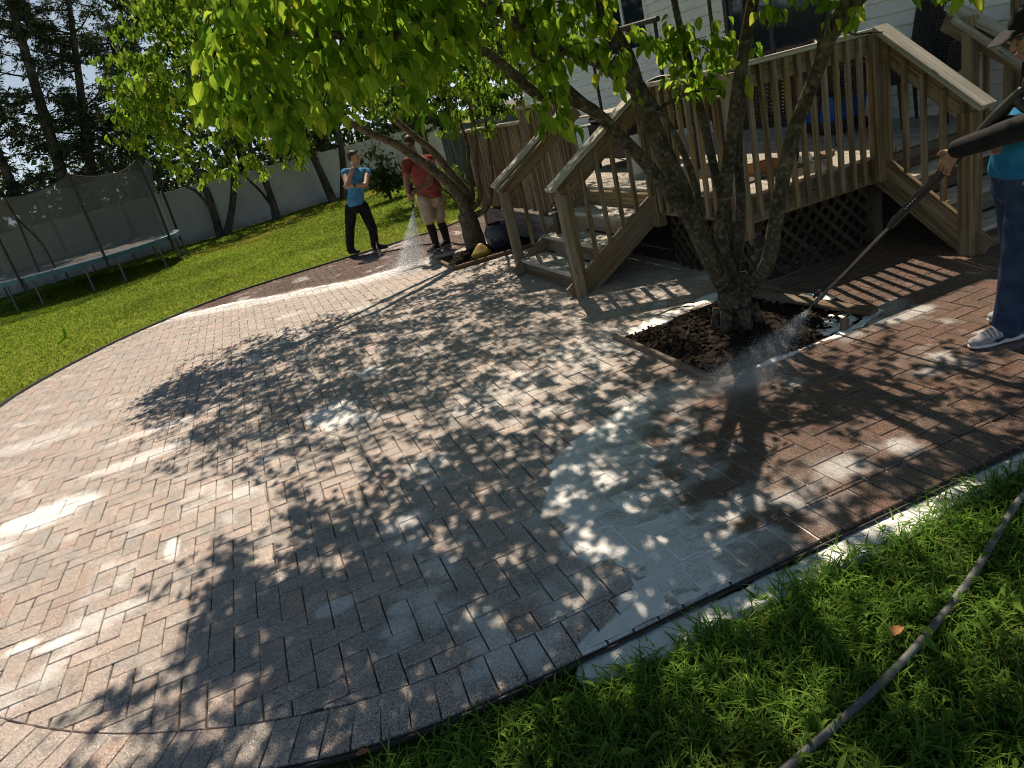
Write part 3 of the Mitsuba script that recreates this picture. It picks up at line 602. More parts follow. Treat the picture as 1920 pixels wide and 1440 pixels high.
tk = lathe([(0, 0), (.11, .0), (.115, .02), (.15, .05), (.152, .22), (.13, .29), (.06, .33), (0, .335)], 24); tk.apply_translation((px_, py_, FZ)); obj('tank', tk, 'm_vinyl', pt, smooth=40)
cl = lathe([(.085, .30), (.09, .30), (.09, .42), (.085, .42), (.085, .30)], 20); cl.apply_translation((px_, py_, FZ)); obj('collar', cl, 'm_vinyl', pt); obj('valve', bx((px_-.025, py_-.02, FZ+.33), (px_+.03, py_+.02, FZ+.40)), 'm_steel', pt)
bt = thing('water_bottle', 'black insulated water bottle with a steel band standing on the left steps', 'bottle'); bp = np.array([2.99, 7.16, SZ[1]])
b1 = lathe([(0, 0), (.042, 0), (.044, .01), (.044, .20), (.036, .225), (0, .225)], 20); b1.apply_translation(bp); obj('body', b1, 'm_black_gloss', bt, smooth=40)
b2 = lathe([(0, .2255), (.037, .2255), (.037, .245), (0, .245)], 20); b2.apply_translation(bp); obj('band', b2, 'm_steel', bt)
b3 = lathe([(0, .2455), (.034, .2455), (.034, .275), (0, .285)], 20); b3.apply_translation(bp); obj('cap', b3, 'm_black', bt); obj('loop', tube(curve([bp+[-.03, 0, .26], bp+[-.028, 0, .315], bp+[.028, 0, .315], bp+[.03, 0, .26]], 4), .006, 6), 'm_black', bt)
for k, (p0, p1, w, t, lab) in enumerate((((4.55, 5.02, FZ+.022), (4.72, 5.10, FZ+.022), .04, .09, 'short offcut of timber lying on the deck behind the railing'), ((4.02, 5.25, FZ+.045), (4.26, 5.22, FZ+.045), .09, .14, 'reddish clay block on the sunlit deck floor'))):
    me, uv = lumber(p0, p1, w, t); obj('offcut' if k == 0 else 'clay_block', me, 'm_wood' if k == 0 else 'm_brownleaf', uv=uv, label=lab, category='offcut' if k == 0 else 'block')
cu = lathe([(0, 0), (.032, 0), (.038, .085), (.035, .085), (.03, .004), (0, .004)], 16); cu.apply_transform(trimesh.transformations.rotation_matrix(1.5, [0, 1, 0])); cu.apply_translation((4.38, 5.06, FZ+.04)); obj('plastic_cup', cu, 'm_white', label='pale plastic cup lying on the sunlit deck floor', category='cup')
mt = bx((3.75, 4.95, FZ+.004), (4.35, 5.12, FZ+.016), .003); obj('door_mat', mt, 'm_wicker', label='dark mat lying on the sunlit part of the deck', category='mat')
cn = thing('canopy_frame', 'black tubular canopy frame with a horizontal bar in front of the house window', 'frame')
obj('bar', tube([(5.0, 7.88, 2.235), (5.0, 9.7, 2.30)], .032, 10), 'm_black', cn)
for yy, zz in ((7.95, 2.21), (9.6, 2.27)): obj('upright', tube([(5.0, yy, FZ), (5.0, yy, zz)], .022, 8), 'm_black', cn)
up_ = onx(1336, 60, 5.3); obj('umbrella_pole', tube([(up_[0], up_[1], FZ), (up_[0], up_[1], 3.2)], .02, 8), 'm_black', label='thin dark pole standing on the deck left of the sliding door', category='pole')
# ------------------------------------------------------------------ boundary fences
fence = thing('vinyl_fence', 'long pale vinyl privacy fence along the back of the lawn', 'fence')
FP = np.array([(-16, 22.2), (-8.5, 23.2), (-5.7, 24.2), (-.9, 24.95), (1.1, 26.2), (3.0, 27.2), (5.2, 28.3), (8.5, 29.5)])
for a, b in zip(FP[:-1], FP[1:]):
    L = np.linalg.norm(b-a); n = max(1, round(L/2.4)); d = (b-a)/L; nn = np.array([-d[1], d[0]])
    for i in range(n):
        p, q = a+d*L*i/n, a+d*L*(i+1)/n
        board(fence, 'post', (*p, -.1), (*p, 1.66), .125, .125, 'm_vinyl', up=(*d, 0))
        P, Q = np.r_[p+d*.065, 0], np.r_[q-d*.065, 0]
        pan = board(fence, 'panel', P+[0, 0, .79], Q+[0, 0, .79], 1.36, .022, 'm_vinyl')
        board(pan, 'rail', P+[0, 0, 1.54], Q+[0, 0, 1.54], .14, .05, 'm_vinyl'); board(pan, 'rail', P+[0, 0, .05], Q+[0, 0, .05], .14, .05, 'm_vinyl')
wf = thing('board_fence', 'dark grey vertical board fence beyond the deck slats', 'fence')
A, Bq = gnd(848, 340)[:2], np.array([6.2, 15.4]); L = np.linalg.norm(Bq-A); d = (Bq-A)/L
for i in range(int(L/.145)):
    p = A+d*(.07+i*.145); board(wf, 'plank', (*p, -.05), (*p, 1.50+RNG.normal(0, .015)), .02, .138, 'm_barnwood', up=(-d[1], d[0], 0))
for zz in (.35, 1.2): board(wf, 'rail', (A[0]+.05, A[1], zz), (Bq[0]+.05, Bq[1], zz), .09, .035, 'm_barnwood')

# ------------------------------------------------------------------ trampoline
tr = thing('trampoline', 'round trampoline with a blue pad and dark safety net on the lawn', 'trampoline'); C = np.array([-4.05, 20.95]); Rr, TZ = 2.3, .64
th = np.linspace(0, 2*math.pi, 65)
pad = lathe([(Rr-.34, TZ-.005), (Rr-.02, TZ+.02), (Rr+.03, TZ+.005), (Rr+.035, TZ-.10), (Rr+.02, TZ-.10), (Rr+.01, TZ-.02), (Rr-.34, TZ-.03), (Rr-.34, TZ-.005)], 64); pad.apply_translation((*C, 0)); obj('pad', pad, 'm_pad', tr, smooth=30)
mt = lathe([(0, TZ-.03), (Rr-.35, TZ-.03), (Rr-.35, TZ-.022), (0, TZ-.022)], 64); mt.apply_translation((*C, 0)); obj('mat', mt, 'm_net', tr)
for k in range(8):
    a = k/8*2*math.pi+.15; a2 = a+.30
    for aa in (a, a2): obj('leg', tube([(C[0]+Rr*math.cos(aa), C[1]+Rr*math.sin(aa), TZ-.06), (C[0]+(Rr+.02)*math.cos(aa), C[1]+(Rr+.02)*math.sin(aa), -.05)], .024, 8), 'm_rubber', tr)
PA = [-1.22+k*math.pi/4 for k in range(8)]
tops = []
for a in PA:
    rr = Rr+.06; t_ = np.array([C[0]+(rr-.02)*math.cos(a), C[1]+(rr-.02)*math.sin(a), 2.52]); tops.append(t_)
    obj('pole', tube(curve([(C[0]+rr*math.cos(a), C[1]+rr*math.sin(a), TZ-.3), (C[0]+(rr+.02)*math.cos(a), C[1]+(rr+.02)*math.sin(a), 1.6), t_], 5), .032, 8), 'm_black', tr)
# the safety net, woven threads hung between the poles
L = []
def net_point(s, w):                # s runs round the eight bays, w from the mat to the top
    i = int(s) % 8; f = s-int(s); a = PA[i]+f*math.pi/4; sag = 4*f*(1-f)
    r = Rr-.12+.10*w-.10*sag*math.sin(w*math.pi); zt = 2.50-.20*sag*w**2
    return np.array([C[0]+r*math.cos(a), C[1]+r*math.sin(a), TZ+(zt-TZ)*w])
ns, nw = 129, 9
V = np.array([net_point(s_, w_) for s_ in np.linspace(0, 7.9999, ns) for w_ in np.linspace(0, 1, nw)]); i_ = np.arange(ns-1)[:, None]*nw+np.arange(nw-1)[None]; i_ = i_.ravel()
scene['m_net_sheet'] = {'type': 'mask', 'opacity': .52, 'bsdf': {'type': 'twosided', 'bsdf': {'type': 'diffuse', 'reflectance': rgb(.16, .16, .165)}}}
obj('safety_net', trimesh.Trimesh(V, np.vstack([np.c_[i_, i_+nw, i_+nw+1], np.c_[i_, i_+nw+1, i_+1]]), process=False), 'm_net_sheet', tr, smooth=True)
obj('top_cord', tube([net_point(s, 1) for s in np.linspace(0, 7.999, 129)], .012, 5), 'm_black', tr)
s0 = 7.25
for off, z0 in ((-.03, 0), (.13, 0)): obj('door_strap', tube(curve([net_point(s0, .99), net_point(s0, .72), net_point(s0+off, .35), net_point(s0+off*1.3, .02)], 8), .022, 6), 'm_black', tr)

# ------------------------------------------------------------------ trees
class Skeleton:
    def __init__(s): s.tubes, s.nodes = [], []
    def limb(s, P, r0, r1, n=10, per=8, wob=.009):
        c = curve(P, per); s.tubes.append(tube(c, np.linspace(r0, r1, len(c))**1.0, n, wob, len(s.tubes)))
        s.nodes += list(c); return c
    def grow(s, anchors, rng, r=.006, minz=None):
        """twigs reach each anchor from the nearest wood; returns (tip, direction, path) of each"""
        out = []; nodes = list(s.nodes); A = np.array(anchors); T = cKDTree(np.array(nodes)); d0 = T.query(A)[0]
        new = []
        for k, i in enumerate(np.argsort(d0)):
            if k % 25 == 0: T = cKDTree(np.array(nodes))
            p = A[i]; d, j = T.query(p); q = np.array(nodes[j]); L = np.linalg.norm(p-q)
            if L < .04: q = q+[.05, 0, -.05]; L = .1
            mid = (p+q)/2+rng.normal(0, .05*L, 3)+[0, 0, .10*L]
            c = curve([q, mid, p], 5); s.tubes.append(tube(c, np.linspace(r*(.6+1.0*min(L, 1.2)), r*.35, len(c)), 5, cap=False))
            nodes += list(c[3::2]); out.append((p, nrm(c[-1]-c[-4]), c))
        return out
def leaf_template(rows=5):
    """unit leaf along +x, folded on its midrib, tip drooping; returns vertices (x, y, z), uv and faces"""
    t = np.linspace(0, 1, rows+1); w = np.sin(np.pi*np.clip(t*.97+.03, 0, 1)**.72)**.9*.29; w[-1] = 0; w[0] = .012
    V, UV = [], []
    for tk, wk in zip(t, w):
        x, z = tk*(1-.10*tk), -.22*tk**2.2
        V += [(x, -wk, z+.32*wk), (x, 0, z), (x, wk, z+.32*wk)]; UV += [(-.5, tk), (0, tk), (.5, tk)]
    f = []
    for k in range(rows):
        for q in (0, 1):
            a, b, c, d = 3*k+q, 3*k+q+1, 3*k+q+4, 3*k+q+3; f += [(a, c, b), (a, d, c)]
    return np.array(V), np.array(UV), np.array(f)
def place_leaves(P, X, Z, S, rng, rows=5, ids=97, wf=1.0):
    """many leaves: P origins, X long axes, Z approximate upper-side normals, S lengths"""
    V, UV, f = leaf_template(rows); n = len(P)
    X = X/np.linalg.norm(X, axis=1, keepdims=True); Y = np.cross(Z, X); Y /= np.maximum(np.linalg.norm(Y, axis=1, keepdims=True), 1e-6); Z = np.cross(X, Y)
    cur = rng.uniform(.5, 1.9, n); wid = rng.uniform(.85, 1.15, n)*wf
    W = P[:, None]+S[:, None, None]*(V[None, :, 0, None]*X[:, None]+(V[None, :, 1]*wid[:, None])[..., None]*Y[:, None]+(V[None, :, 2]*cur[:, None])[..., None]*Z[:, None])
    idc = rng.integers(0, ids, n); U = np.stack([idc[:, None]+.5+.96*UV[None, :, 0]*.98, np.broadcast_to(UV[None, :, 1], (n, len(V)))], -1)
    return W, U, f
def merge_leaves(W, U, f):
    n, k = W.shape[:2]; return trimesh.Trimesh(W.reshape(-1, 3), (np.arange(n)[:, None, None]*k+f[None]).reshape(-1, 3), process=False), U.reshape(-1, 2)
def cluster(tips, rng, per, size, droop, spread=.16):
    P, X, Z = [], [], []
    for p, d, c in tips:
        n = rng.integers(per[0], per[1]); side = nrm(np.cross(d, [0, 0, 1])+rng.normal(0, .2, 3))
        for k in range(n):
            t = rng.random()**.7; q = p-d*spread*(1-t)*1.6+rng.normal(0, .012, 3)
            s = side*(1 if k % 2 else -1)*rng.uniform(.25, 1)+d*rng.uniform(.1, .9)+rng.normal(0, .25, 3)
            h = nrm([s[0], s[1], 0]); x = nrm(h*(1-droop*rng.uniform(.35, 1.0))+[0, 0, -droop*rng.uniform(.15, 1.25)])
            P.append(q+h*rng.uniform(.015, .05)); X.append(x); Z.append(nrm(np.array([0, 0, 1])*(1-abs(x[2]))+h*abs(x[2])+rng.normal(0, .38, 3)))
    return np.array(P), np.array(X), np.array(Z), rng.uniform(size[0], size[1], len(P))

# the near tree: several lichened stems from one base
main = thing('multi_stemmed_tree', 'near multi-stemmed tree with lichened bark and drooping bright green leaves in the square mulch bed', 'tree')
sk = Skeleton(); rng = np.random.default_rng(23)
b = np.array([2.84, 4.02])
def mp(u, v, D): return at(u, v, D)
base = [(2.80, 3.98, -.08), (2.83, 4.02, .08), (2.86, 4.05, .22), (2.87, 4.08, .36)]
sk.limb(base, .125, .105, 14, 6, .025)
for a in range(6):                  # root flare
    q = a/6*6.28+.4; sk.limb([(2.82+.10*math.cos(q), 4.0+.10*math.sin(q), .16), (2.81+.15*math.cos(q), 3.99+.15*math.sin(q), .02), (2.80+.24*math.cos(q), 3.98+.24*math.sin(q), -.06)], .05, .02, 8, 4)
S1 = sk.limb([(2.83, 4.05, .22), mp(1335, 490, 4.75), mp(1300, 415, 4.72), mp(1272, 345, 4.68), mp(1242, 280, 4.62), mp(1215, 215, 4.55), mp(1193, 160, 4.5)], .066, .052, 12)
sk.limb([mp(1196, 168, 4.5), mp(1160, 140, 4.42), mp(1115, 112, 4.3), mp(1052, 88, 4.12), mp(1000, 66, 3.9), mp(962, 36, 3.7), mp(900, 0, 3.5), mp(820, -60, 3.3)], .044, .017, 10)
sk.limb([mp(1194, 166, 4.5), mp(1178, 112, 4.5), mp(1152, 62, 4.5), mp(1122, 20, 4.45), mp(1095, -25, 4.4), mp(1060, -110, 4.3), mp(1030, -220, 4.3)], .048, .022, 10)
sk.limb([mp(1312, 428, 4.72), mp(1265, 375, 4.55), mp(1210, 305, 4.4), mp(1165, 258, 4.25), mp(1118, 212, 4.1), mp(1072, 188, 3.95), mp(1010, 178, 3.75), mp(955, 132, 3.55), mp(915, 100, 3.4), mp(860, 70, 3.2)], .046, .016, 10)
sk.limb([mp(1104, 204, 4.06), mp(1062, 166, 4.05), mp(1025, 128, 4.0), mp(1000, 96, 3.95), mp(975, 40, 3.9), mp(950, -60, 3.8)], .030, .014, 8)
S2 = sk.limb([(2.88, 4.05, .28), mp(1353, 450, 4.72), mp(1361, 350, 4.72), mp(1378, 210, 4.7), mp(1394, 100, 4.65), mp(1412, 0, 4.6), mp(1430, -120, 4.6), mp(1440, -260, 4.6)], .044, .028, 12)
sk.limb([(2.91, 4.12, .28), mp(1385, 470, 4.86), mp(1389, 380, 4.9), mp(1384, 280, 4.95), mp(1392, 160, 5.0), mp(1398, 40, 5.1), mp(1400, -120, 5.2)], .036, .022, 10)
sk.limb([(2.90, 4.18, .30), mp(1368, 440, 4.95), mp(1340, 320, 5.0), mp(1316, 215, 5.05), mp(1290, 110, 5.1), mp(1268, 20, 5.1), mp(1250, -80, 5.1)], .034, .018, 8)
sk.limb([mp(1316, 420, 4.73), mp(1298, 330, 4.9), mp(1262, 245, 4.95), mp(1225, 190, 5.0), mp(1190, 130, 5.0)], .026, .012, 8)
S3 = sk.limb([(2.93, 4.03, .22), mp(1436, 500, 4.60), mp(1452, 430, 4.56), mp(1468, 335, 4.5), mp(1488, 250, 4.45), mp(1514, 180, 4.4), mp(1547, 95, 4.3), mp(1570, 36, 4.2), mp(1592, -10, 4.15), mp(1630, -110, 4.1), mp(1660, -220, 4.0)], .048, .024, 12)
sk.limb([mp(1560, 62, 4.25), mp(1590, 28, 4.2), mp(1622, -8, 4.1), mp(1690, -70, 3.8), mp(1740, -100, 3.4), mp(1770, -60, 2.9)], .030, .010, 8)
sk.limb([mp(1532, 130, 4.35), mp(1540, 60, 4.4), mp(1549, 0, 4.45), mp(1560, -100, 4.5)], .016, .010, 6)
sk.limb([mp(1565, 48, 4.22), mp(1600, 64, 4.2), mp(1628, 62, 4.25), mp(1655, 60, 4.3)], .007, .004, 5)
sk.limb([mp(1215, 215, 4.55), mp(1290, 175, 4.6), mp(1350, 165, 4.5)], .012, .006, 6)
# heavier boughs above the picture and to the left, towards the patio
for P in ([mp(820, -60, 3.3), (.7, 3.4, 2.62), (.45, 3.8, 2.65)], [mp(860, 70, 3.2), (.62, 2.95, 2.12), (.3, 3.0, 2.2)], [mp(950, -60, 3.8), (.9, 4.1, 2.8), (.6, 4.7, 2.85)],
          [mp(1030, -220, 4.3), (1.5, 4.5, 3.6), (1.0, 4.9, 3.8)], [mp(1440, -260, 4.6), (3.1, 4.4, 3.5), (3.4, 4.9, 4.0)], [mp(1400, -120, 5.2), (3.2, 5.1, 3.2), (3.7, 5.7, 3.5)], [mp(1660, -220, 4.0), (3.7, 3.5, 3.1), (4.2, 3.6, 3.3)], [mp(1250, -80, 5.1), (2.3, 5.2, 3.2), (1.8, 5.8, 3.4)],
          [mp(1630, -110, 4.1), (3.4, 2.9, 2.9), (3.3, 2.3, 3.0), (3.0, 1.7, 2.9)], [mp(1060, -110, 4.3), (1.8, 3.3, 2.9), (1.6, 2.5, 3.0), (1.5, 1.7, 2.9)]):
    sk.limb(P, .026, .009, 7)
anch = []
def fill(poly, D0, D1, n):          # anchors through the volume seen inside a pixel outline
    P = Polygon(poly); x0, y0, x1, y1 = P.bounds; k = 0
    while k < n:
        u, v = rng.uniform(x0, x1), rng.uniform(y0, y1)
        if shapely.contains_xy(P, u, v): anch.append(at(u, v, rng.uniform(D0, D1))); k += 1
fill([(390, -120), (380, 50), (370, 120), (340, 180), (305, 215), (350, 235), (430, 235), (480, 270), (525, 300), (575, 295), (612, 275), (640, 235), (690, 215), (745, 200), (790, 180), (850, 130), (890, 80), (930, 20), (960, -120)], 2.7, 4.9, 205)
fill([(600, -40), (900, -40), (860, 60), (780, 130), (690, 170), (640, 190), (600, 180)], 2.6, 3.3, 42)
fill([(930, -60), (955, 40), (955, 130), (1005, 165), (1075, 150), (1120, 155), (1185, 140), (1180, 60), (1110, -60)], 3.5, 4.9, 62)
fill([(1160, 30), (1205, 100), (1265, 150), (1325, 165), (1385, 140), (1392, 70), (1300, 50), (1180, 30)], 4.6, 5.3, 26)
fill([(1012, 228), (1068, 222), (1070, 250), (1020, 262)], 3.35, 3.5, 4)
fill([(1740, -60), (1815, -60), (1815, -5), (1745, 0)], 2.5, 2.9, 5)
fill([(1425, 15), (1462, 15), (1460, 35), (1428, 35)], 4.2, 4.5, 2); fill([(1500, -40), (1555, -40), (1552, -5), (1505, -5)], 4.1, 4.4, 4); fill([(1575, 30), (1610, 25), (1612, 40), (1580, 45)], 4.1, 4.3, 2)
fill([(1322, 150), (1350, 165), (1345, 180), (1330, 180)], 4.6, 4.9, 2)
anch += [np.array([.75, 4.9, 2.85])+rng.normal(0, 1, 3)*[.62, .60, .22] for _ in range(230)]+[np.array([1.4, 4.2, 3.0])+rng.normal(0, 1, 3)*[.7, .6, .3] for _ in range(80)]+[np.array([2.4, 3.2, 3.0])+rng.normal(0, 1, 3)*[.8, .5, .25] for _ in range(130)]+[np.array([1.0, 4.6, 3.0])+rng.normal(0, 1, 3)*[.6, .6, .2] for _ in range(140)]+[np.array([1.8, 5.5, 3.3])+rng.normal(0, 1, 3)*[.7, .5, .2] for _ in range(150)]+[np.array([2.6, 2.9, 2.85])+rng.normal(0, 1, 3)*[.8, .35, .2] for _ in range(120)]+[np.array([2.0, 6.0, 3.3])+rng.normal(0, 1, 3)*[.8, .6, .25] for _ in range(190)]+[np.array([.22, 5.25, 3.5])+rng.normal(0, 1, 3)*[.26, .42, .13] for _ in range(190)]+[np.array([.65, 5.0, 3.3])+rng.normal(0, 1, 3)*[.4, .5, .15] for _ in range(90)]
k = 0
while k < 900:                      # the rest of the crown, above the picture
    q = rng.normal(size=3); q /= np.linalg.norm(q); q = np.array([2.1, 3.7, 2.95])+q*rng.random()**.33*np.array([2.75, 2.5, 1.25])
    u, v, z = project(q[None])
    if (z[0] < .3 or v[0] < -60 or u[0] > 2050) and q[2] > 2.05: anch.append(q); k += 1
u_, v_, z_ = project(np.array(anch)); anch = [a for a, u, v, z in zip(anch, u_, v_, z_) if not (z > .3 and u < 390 and -75 < v < 150)]
tips = sk.grow(anch, rng, .0058)
obj('trunk', joined(sk.tubes), 'm_bark', main, smooth=True)
P, X, Z, S = cluster(tips, rng, (9, 16), (.048, .100), .86)
W, U, f = place_leaves(P, X, Z, S, rng)
cen = W.mean(1); u, v, z = project(cen); inview = (z > .3) & (u > 0) & (u < 1920) & (v > 0) & (v < 700)
score = np.where(inview, S/np.maximum(z, .1), 0); top = np.argsort(-score)[:300]; rest = np.setdiff1d(np.arange(len(P)), top)
for i in top:
    m, uv = merge_leaves(W[i:i+1], U[i:i+1], f); obj('leaf', m, 'm_leaf', main, smooth=True, uv=uv)
m, uv = merge_leaves(W[rest], U[rest], f); obj('foliage', m, 'm_leaf', main, smooth=True, uv=uv, kind='stuff')
def cloud(centres, n, rng):
    out = []
    for c, r, w in centres:
        for k in range(int(n*w)):
            q = rng.normal(size=3); q /= np.linalg.norm(q); out.append(np.array(c)+q*rng.random()**.40*np.array(r))
    return out
rng2 = np.random.default_rng(91); n = 2600; P = np.c_[rng2.uniform(-.5, 3.4, n), rng2.uniform(.5, 1.74, n), rng2.uniform(-.03, .03, n)]; P = P[(NF(P[:, 0], P[:, 1], 4, 77) > .55) & ~shapely.contains_xy(PATIO.buffer(.02), P[:, 0], P[:, 1])]; n = len(P)
a_ = rng2.uniform(0, 6.28, n); W, U, f = place_leaves(P, np.c_[np.cos(a_), np.sin(a_), rng2.uniform(-.1, .9, n)], np.tile([0, 0, 1.0], (n, 1))+rng2.normal(0, .3, (n, 3)), rng2.uniform(.03, .07, n), rng2, 3, wf=.55); mm, uv = merge_leaves(W, U, f)
obj('weeds', mm, 'm_grass', smooth=True, uv=uv, kind='stuff', label='broad-leaved weeds among the long grass by the patio edge')
# the second tree, beside the far steps
sec = thing('broad_tree', 'broad leaning tree in the bed beside the far steps, with smaller leaves', 'tree'); sk = Skeleton(); rng = np.random.default_rng(29)
sk.limb([(2.80, 9.78, -.1), (2.80, 9.8, .2), (2.78, 9.82, .5)], .16, .125, 12, 6, .03)
sk.limb([(2.78, 9.82, .42), ony(864, 372, 9.75), ony(827, 331, 9.7), ony(784, 299, 9.6), ony(742, 270, 9.5), ony(690, 248, 9.4), ony(640, 225, 9.3), (.7, 9.2, 2.25), (-.1, 9.1, 2.6)], .085, .025, 10)
sk.limb([(2.78, 9.82, .45), ony(877, 366, 9.9), ony(848, 328, 10.0), ony(812, 284, 10.0), ony(777, 255, 10.0), (1.9, 10.1, 2.3), (1.4, 10.2, 3.0)], .075, .025, 10)
for P in ([(2.8, 9.85, .5), ony(886, 370, 9.95), ony(878, 310, 10.0), ony(870, 250, 10.1), (2.9, 10.2, 2.6)], [(2.82, 9.8, .5), ony(900, 370, 9.8), ony(893, 310, 9.8), ony(890, 240, 9.7), (3.1, 9.6, 2.5)], [(2.85, 9.8, .42), ony(915, 385, 9.6), ony(922, 330, 9.4), ony(915, 270, 9.3), (3.2, 9.1, 2.2)], [(1.9, 10.1, 2.3), (.9, 9.8, 2.9), (.1, 9.5, 3.0)], [(-.1, 9.1, 2.6), (-.5, 9.0, 2.5)]):
    sk.limb(P, .045, .014, 8)
anch = cloud([((-.45, 9.0, 2.55), (.62, .8, .85), .9), ((.5, 9.2, 2.9), (1.0, 1.0, .9), 1.0), ((1.6, 9.6, 3.0), (1.2, 1.2, 1.0), 1.0), ((2.9, 9.9, 3.0), (1.2, 1.2, 1.1), .8), ((3.0, 9.1, 2.0), (.75, .8, .62), .9), ((3.6, 9.8, 2.5), (.6, .9, .7), .4), ((.2, 9.2, 1.85), (.8, .7, .4), .55), ((2.2, 9.3, 2.2), (.8, .7, .35), .5), ((1.2, 9.2, 3.9), (1.9, 1.6, .75), 4.0), ((2.9, 9.4, 4.0), (1.3, 1.5, .8), 2.0), ((.4, 8.2, 3.5), (.9, .9, .5), 1.5), ((2.4, 8.5, 3.9), (1.6, 1.5, .7), 3.6), ((1.2, 7.6, 3.6), (1.2, 1.0, .5), 2.4), ((3.4, 7.6, 3.9), (1.0, 1.3, .6), 1.3), ((3.9, 8.9, 3.8), (1.0, 1.1, .6), 1.2), ((.3, 10.3, 3.8), (1.0, 1.0, .7), .8), ((-.55, 9.0, 2.7), (.45, .7, .8), .9)], 100, rng)
tips = sk.grow(anch, rng, .006); obj('trunk', joined(sk.tubes), 'm_bark2', sec, smooth=True)
P, X, Z, S = cluster(tips, rng, (9, 15), (.055, .095), .92, .2); W, U, f = place_leaves(P, X, Z, S, rng, 3); m, uv = merge_leaves(W, U, f); obj('foliage', m, 'm_leaf2', sec, smooth=True, uv=uv, kind='stuff')
# small trees along the fence
def small_tree(name, label, trunks, clouds, n, seed, size, m='m_leaf_far', per=(9, 15), group=None, cat='tree', droop=.6, bark='m_bark_far', spread=.35):
    t = thing(name, label, cat, group); sk = Skeleton(); rng = np.random.default_rng(seed)
    for P, r0, r1 in trunks: sk.limb(P, r0, r1, 8, 6)
    tips = sk.grow(cloud(clouds, n, rng), rng, .012); obj('trunk', joined(sk.tubes), bark, t, smooth=True)
    P, X, Z, S = cluster(tips, rng, per, size, droop, spread); W, U, f = place_leaves(P, X, Z, S, rng, 2); mm, uv = merge_leaves(W, U, f); obj('crown', mm, m, t, uv=uv, kind='stuff'); return t
def up_trunk(u0, v0, u1, v1, Y, dx=0, top=5): a, b = ony(u0, v0, Y), ony(u1, v1, Y); return [(a[0], Y, -.1), tuple(a), tuple(b), (b[0]+dx, Y, top)]
small_tree('ornamental_tree', 'dark ornamental tree with two trunks in a V before the fence', [(up_trunk(412, 438, 375, 330, 24.4, -.6, 4.2), .16, .06), (up_trunk(427, 436, 438, 335, 24.4, .5, 4.2), .15, .06), ([ony(395, 390, 24.4), ony(350, 350, 24.2), (-3.2, 24.0, 2.6)], .05, .02)], [((-1.6, 24.2, 3.1), (1.7, 1.6, 1.15), 1.2), ((-.4, 24.3, 4.2), (1.5, 1.4, 1.0), .8), ((-2.6, 23.6, 2.3), (.9, .9, .5), .35)], 95, 41, (.10, .17), group='small trees along the fence')
small_tree('ornamental_tree', 'dark ornamental tree with one short leaning trunk before the middle of the fence', [(up_trunk(517, 403, 497, 340, 25.4, -.3, 4.2), .17, .06), ([ony(510, 385, 25.4), ony(475, 345, 25.4), (-.6, 25.2, 3)], .06, .02)], [((.4, 25.2, 3.2), (1.6, 1.5, 1.2), 1.1), ((1.4, 25.6, 4.2), (1.5, 1.4, 1.0), .8)], 95, 42, (.10, .17), group='small trees along the fence')
small_tree('ornamental_tree', 'dark tree with paired trunks left of the man in the blue shirt', [(up_trunk(622, 372, 585, 290, 26.4, -.6, 4.5), .20, .07), (up_trunk(645, 368, 640, 280, 26.4, .3, 4.5), .18, .07)], [((2.3, 26, 3.3), (1.7, 1.5, 1.5), 1.2), ((3.6, 26.3, 3.6), (1.6, 1.4, 1.3), .9), ((2.4, 25.8, 2.0), (1.2, .9, .6), .5)], 95, 43, (.10, .17), group='small trees along the fence')
# shrubs before the far fence
small_tree('shrub', 'dark reddish shrub between the two men in front of the pale fence', [([(3.9, 21, -.1), (3.9, 21, .6), (3.95, 21, 1.2)], .05, .02)], [((3.75, 21, .75), (.55, .6, .65), 1.0), ((4.3, 21.3, .5), (.5, .5, .4), .5)], 90, 45, (.09, .15), cat='shrub')
small_tree('shrub', 'rounded green shrub at the foot of the dark board fence', [([(4.3, 15.6, -.1), (4.3, 15.6, .3), (4.3, 15.6, .6)], .04, .02)], [((4.25, 15.5, .45), (.35, .5, .45), 1.0)], 60, 46, (.06, .10), 'm_leaf2', cat='shrub')
small_tree('evergreen_tree', 'dense tall evergreen rising behind the board fence', [([(4.9, 19.5, -.1), (4.9, 19.5, 2), (4.9, 19.5, 5)], .15, .05)], [((4.8, 19.5, 3.0), (1.4, 1.4, 1.9), 1.0), ((4.6, 19.5, 5.0), (1.2, 1.2, 1.6), .8), ((6.2, 17.5, 2.9), (1.3, 1.3, 1.4), .8), ((5.6, 16.0, 2.9), (1.0, 1.2, 1.2), .7)], 130, 47, (.11, .19))
small_tree('evergreen_tree', 'tall dark evergreen behind the bright leaves at the top of the view', [([(.6, 31, -.1), (.6, 31, 4), (.3, 31, 9)], .25, .06)], [((-.9, 31, 8.3), (1.6, 1.6, 1.4), .8), ((1.2, 31, 6.5), (2.6, 2.0, 3.2), 1.7), ((.0, 31, 5.2), (1.4, 1.6, 2.0), .6)], 150, 48, (.16, .28))
for k, (xx, yy, hh) in enumerate(((3.6, 30.5, 8.6), (7.4, 29.5, 8.2), (7.6, 21.5, 5.2))):
    small_tree('evergreen_tree', ('tall evergreen behind the fence above the man in the blue shirt', 'tall evergreen behind the fence above the man in red', 'dark evergreen behind the grey board fence by the deck')[k], [([(xx, yy, -.1), (xx, yy, hh*.5), (xx, yy, hh)], .22, .05)], [((xx, yy, hh*.42), (2.2, 1.8, hh*.3), 1.3), ((xx, yy, hh*.75), (1.7, 1.6, hh*.24), .9)], 150, 60+k, (.14, .25))
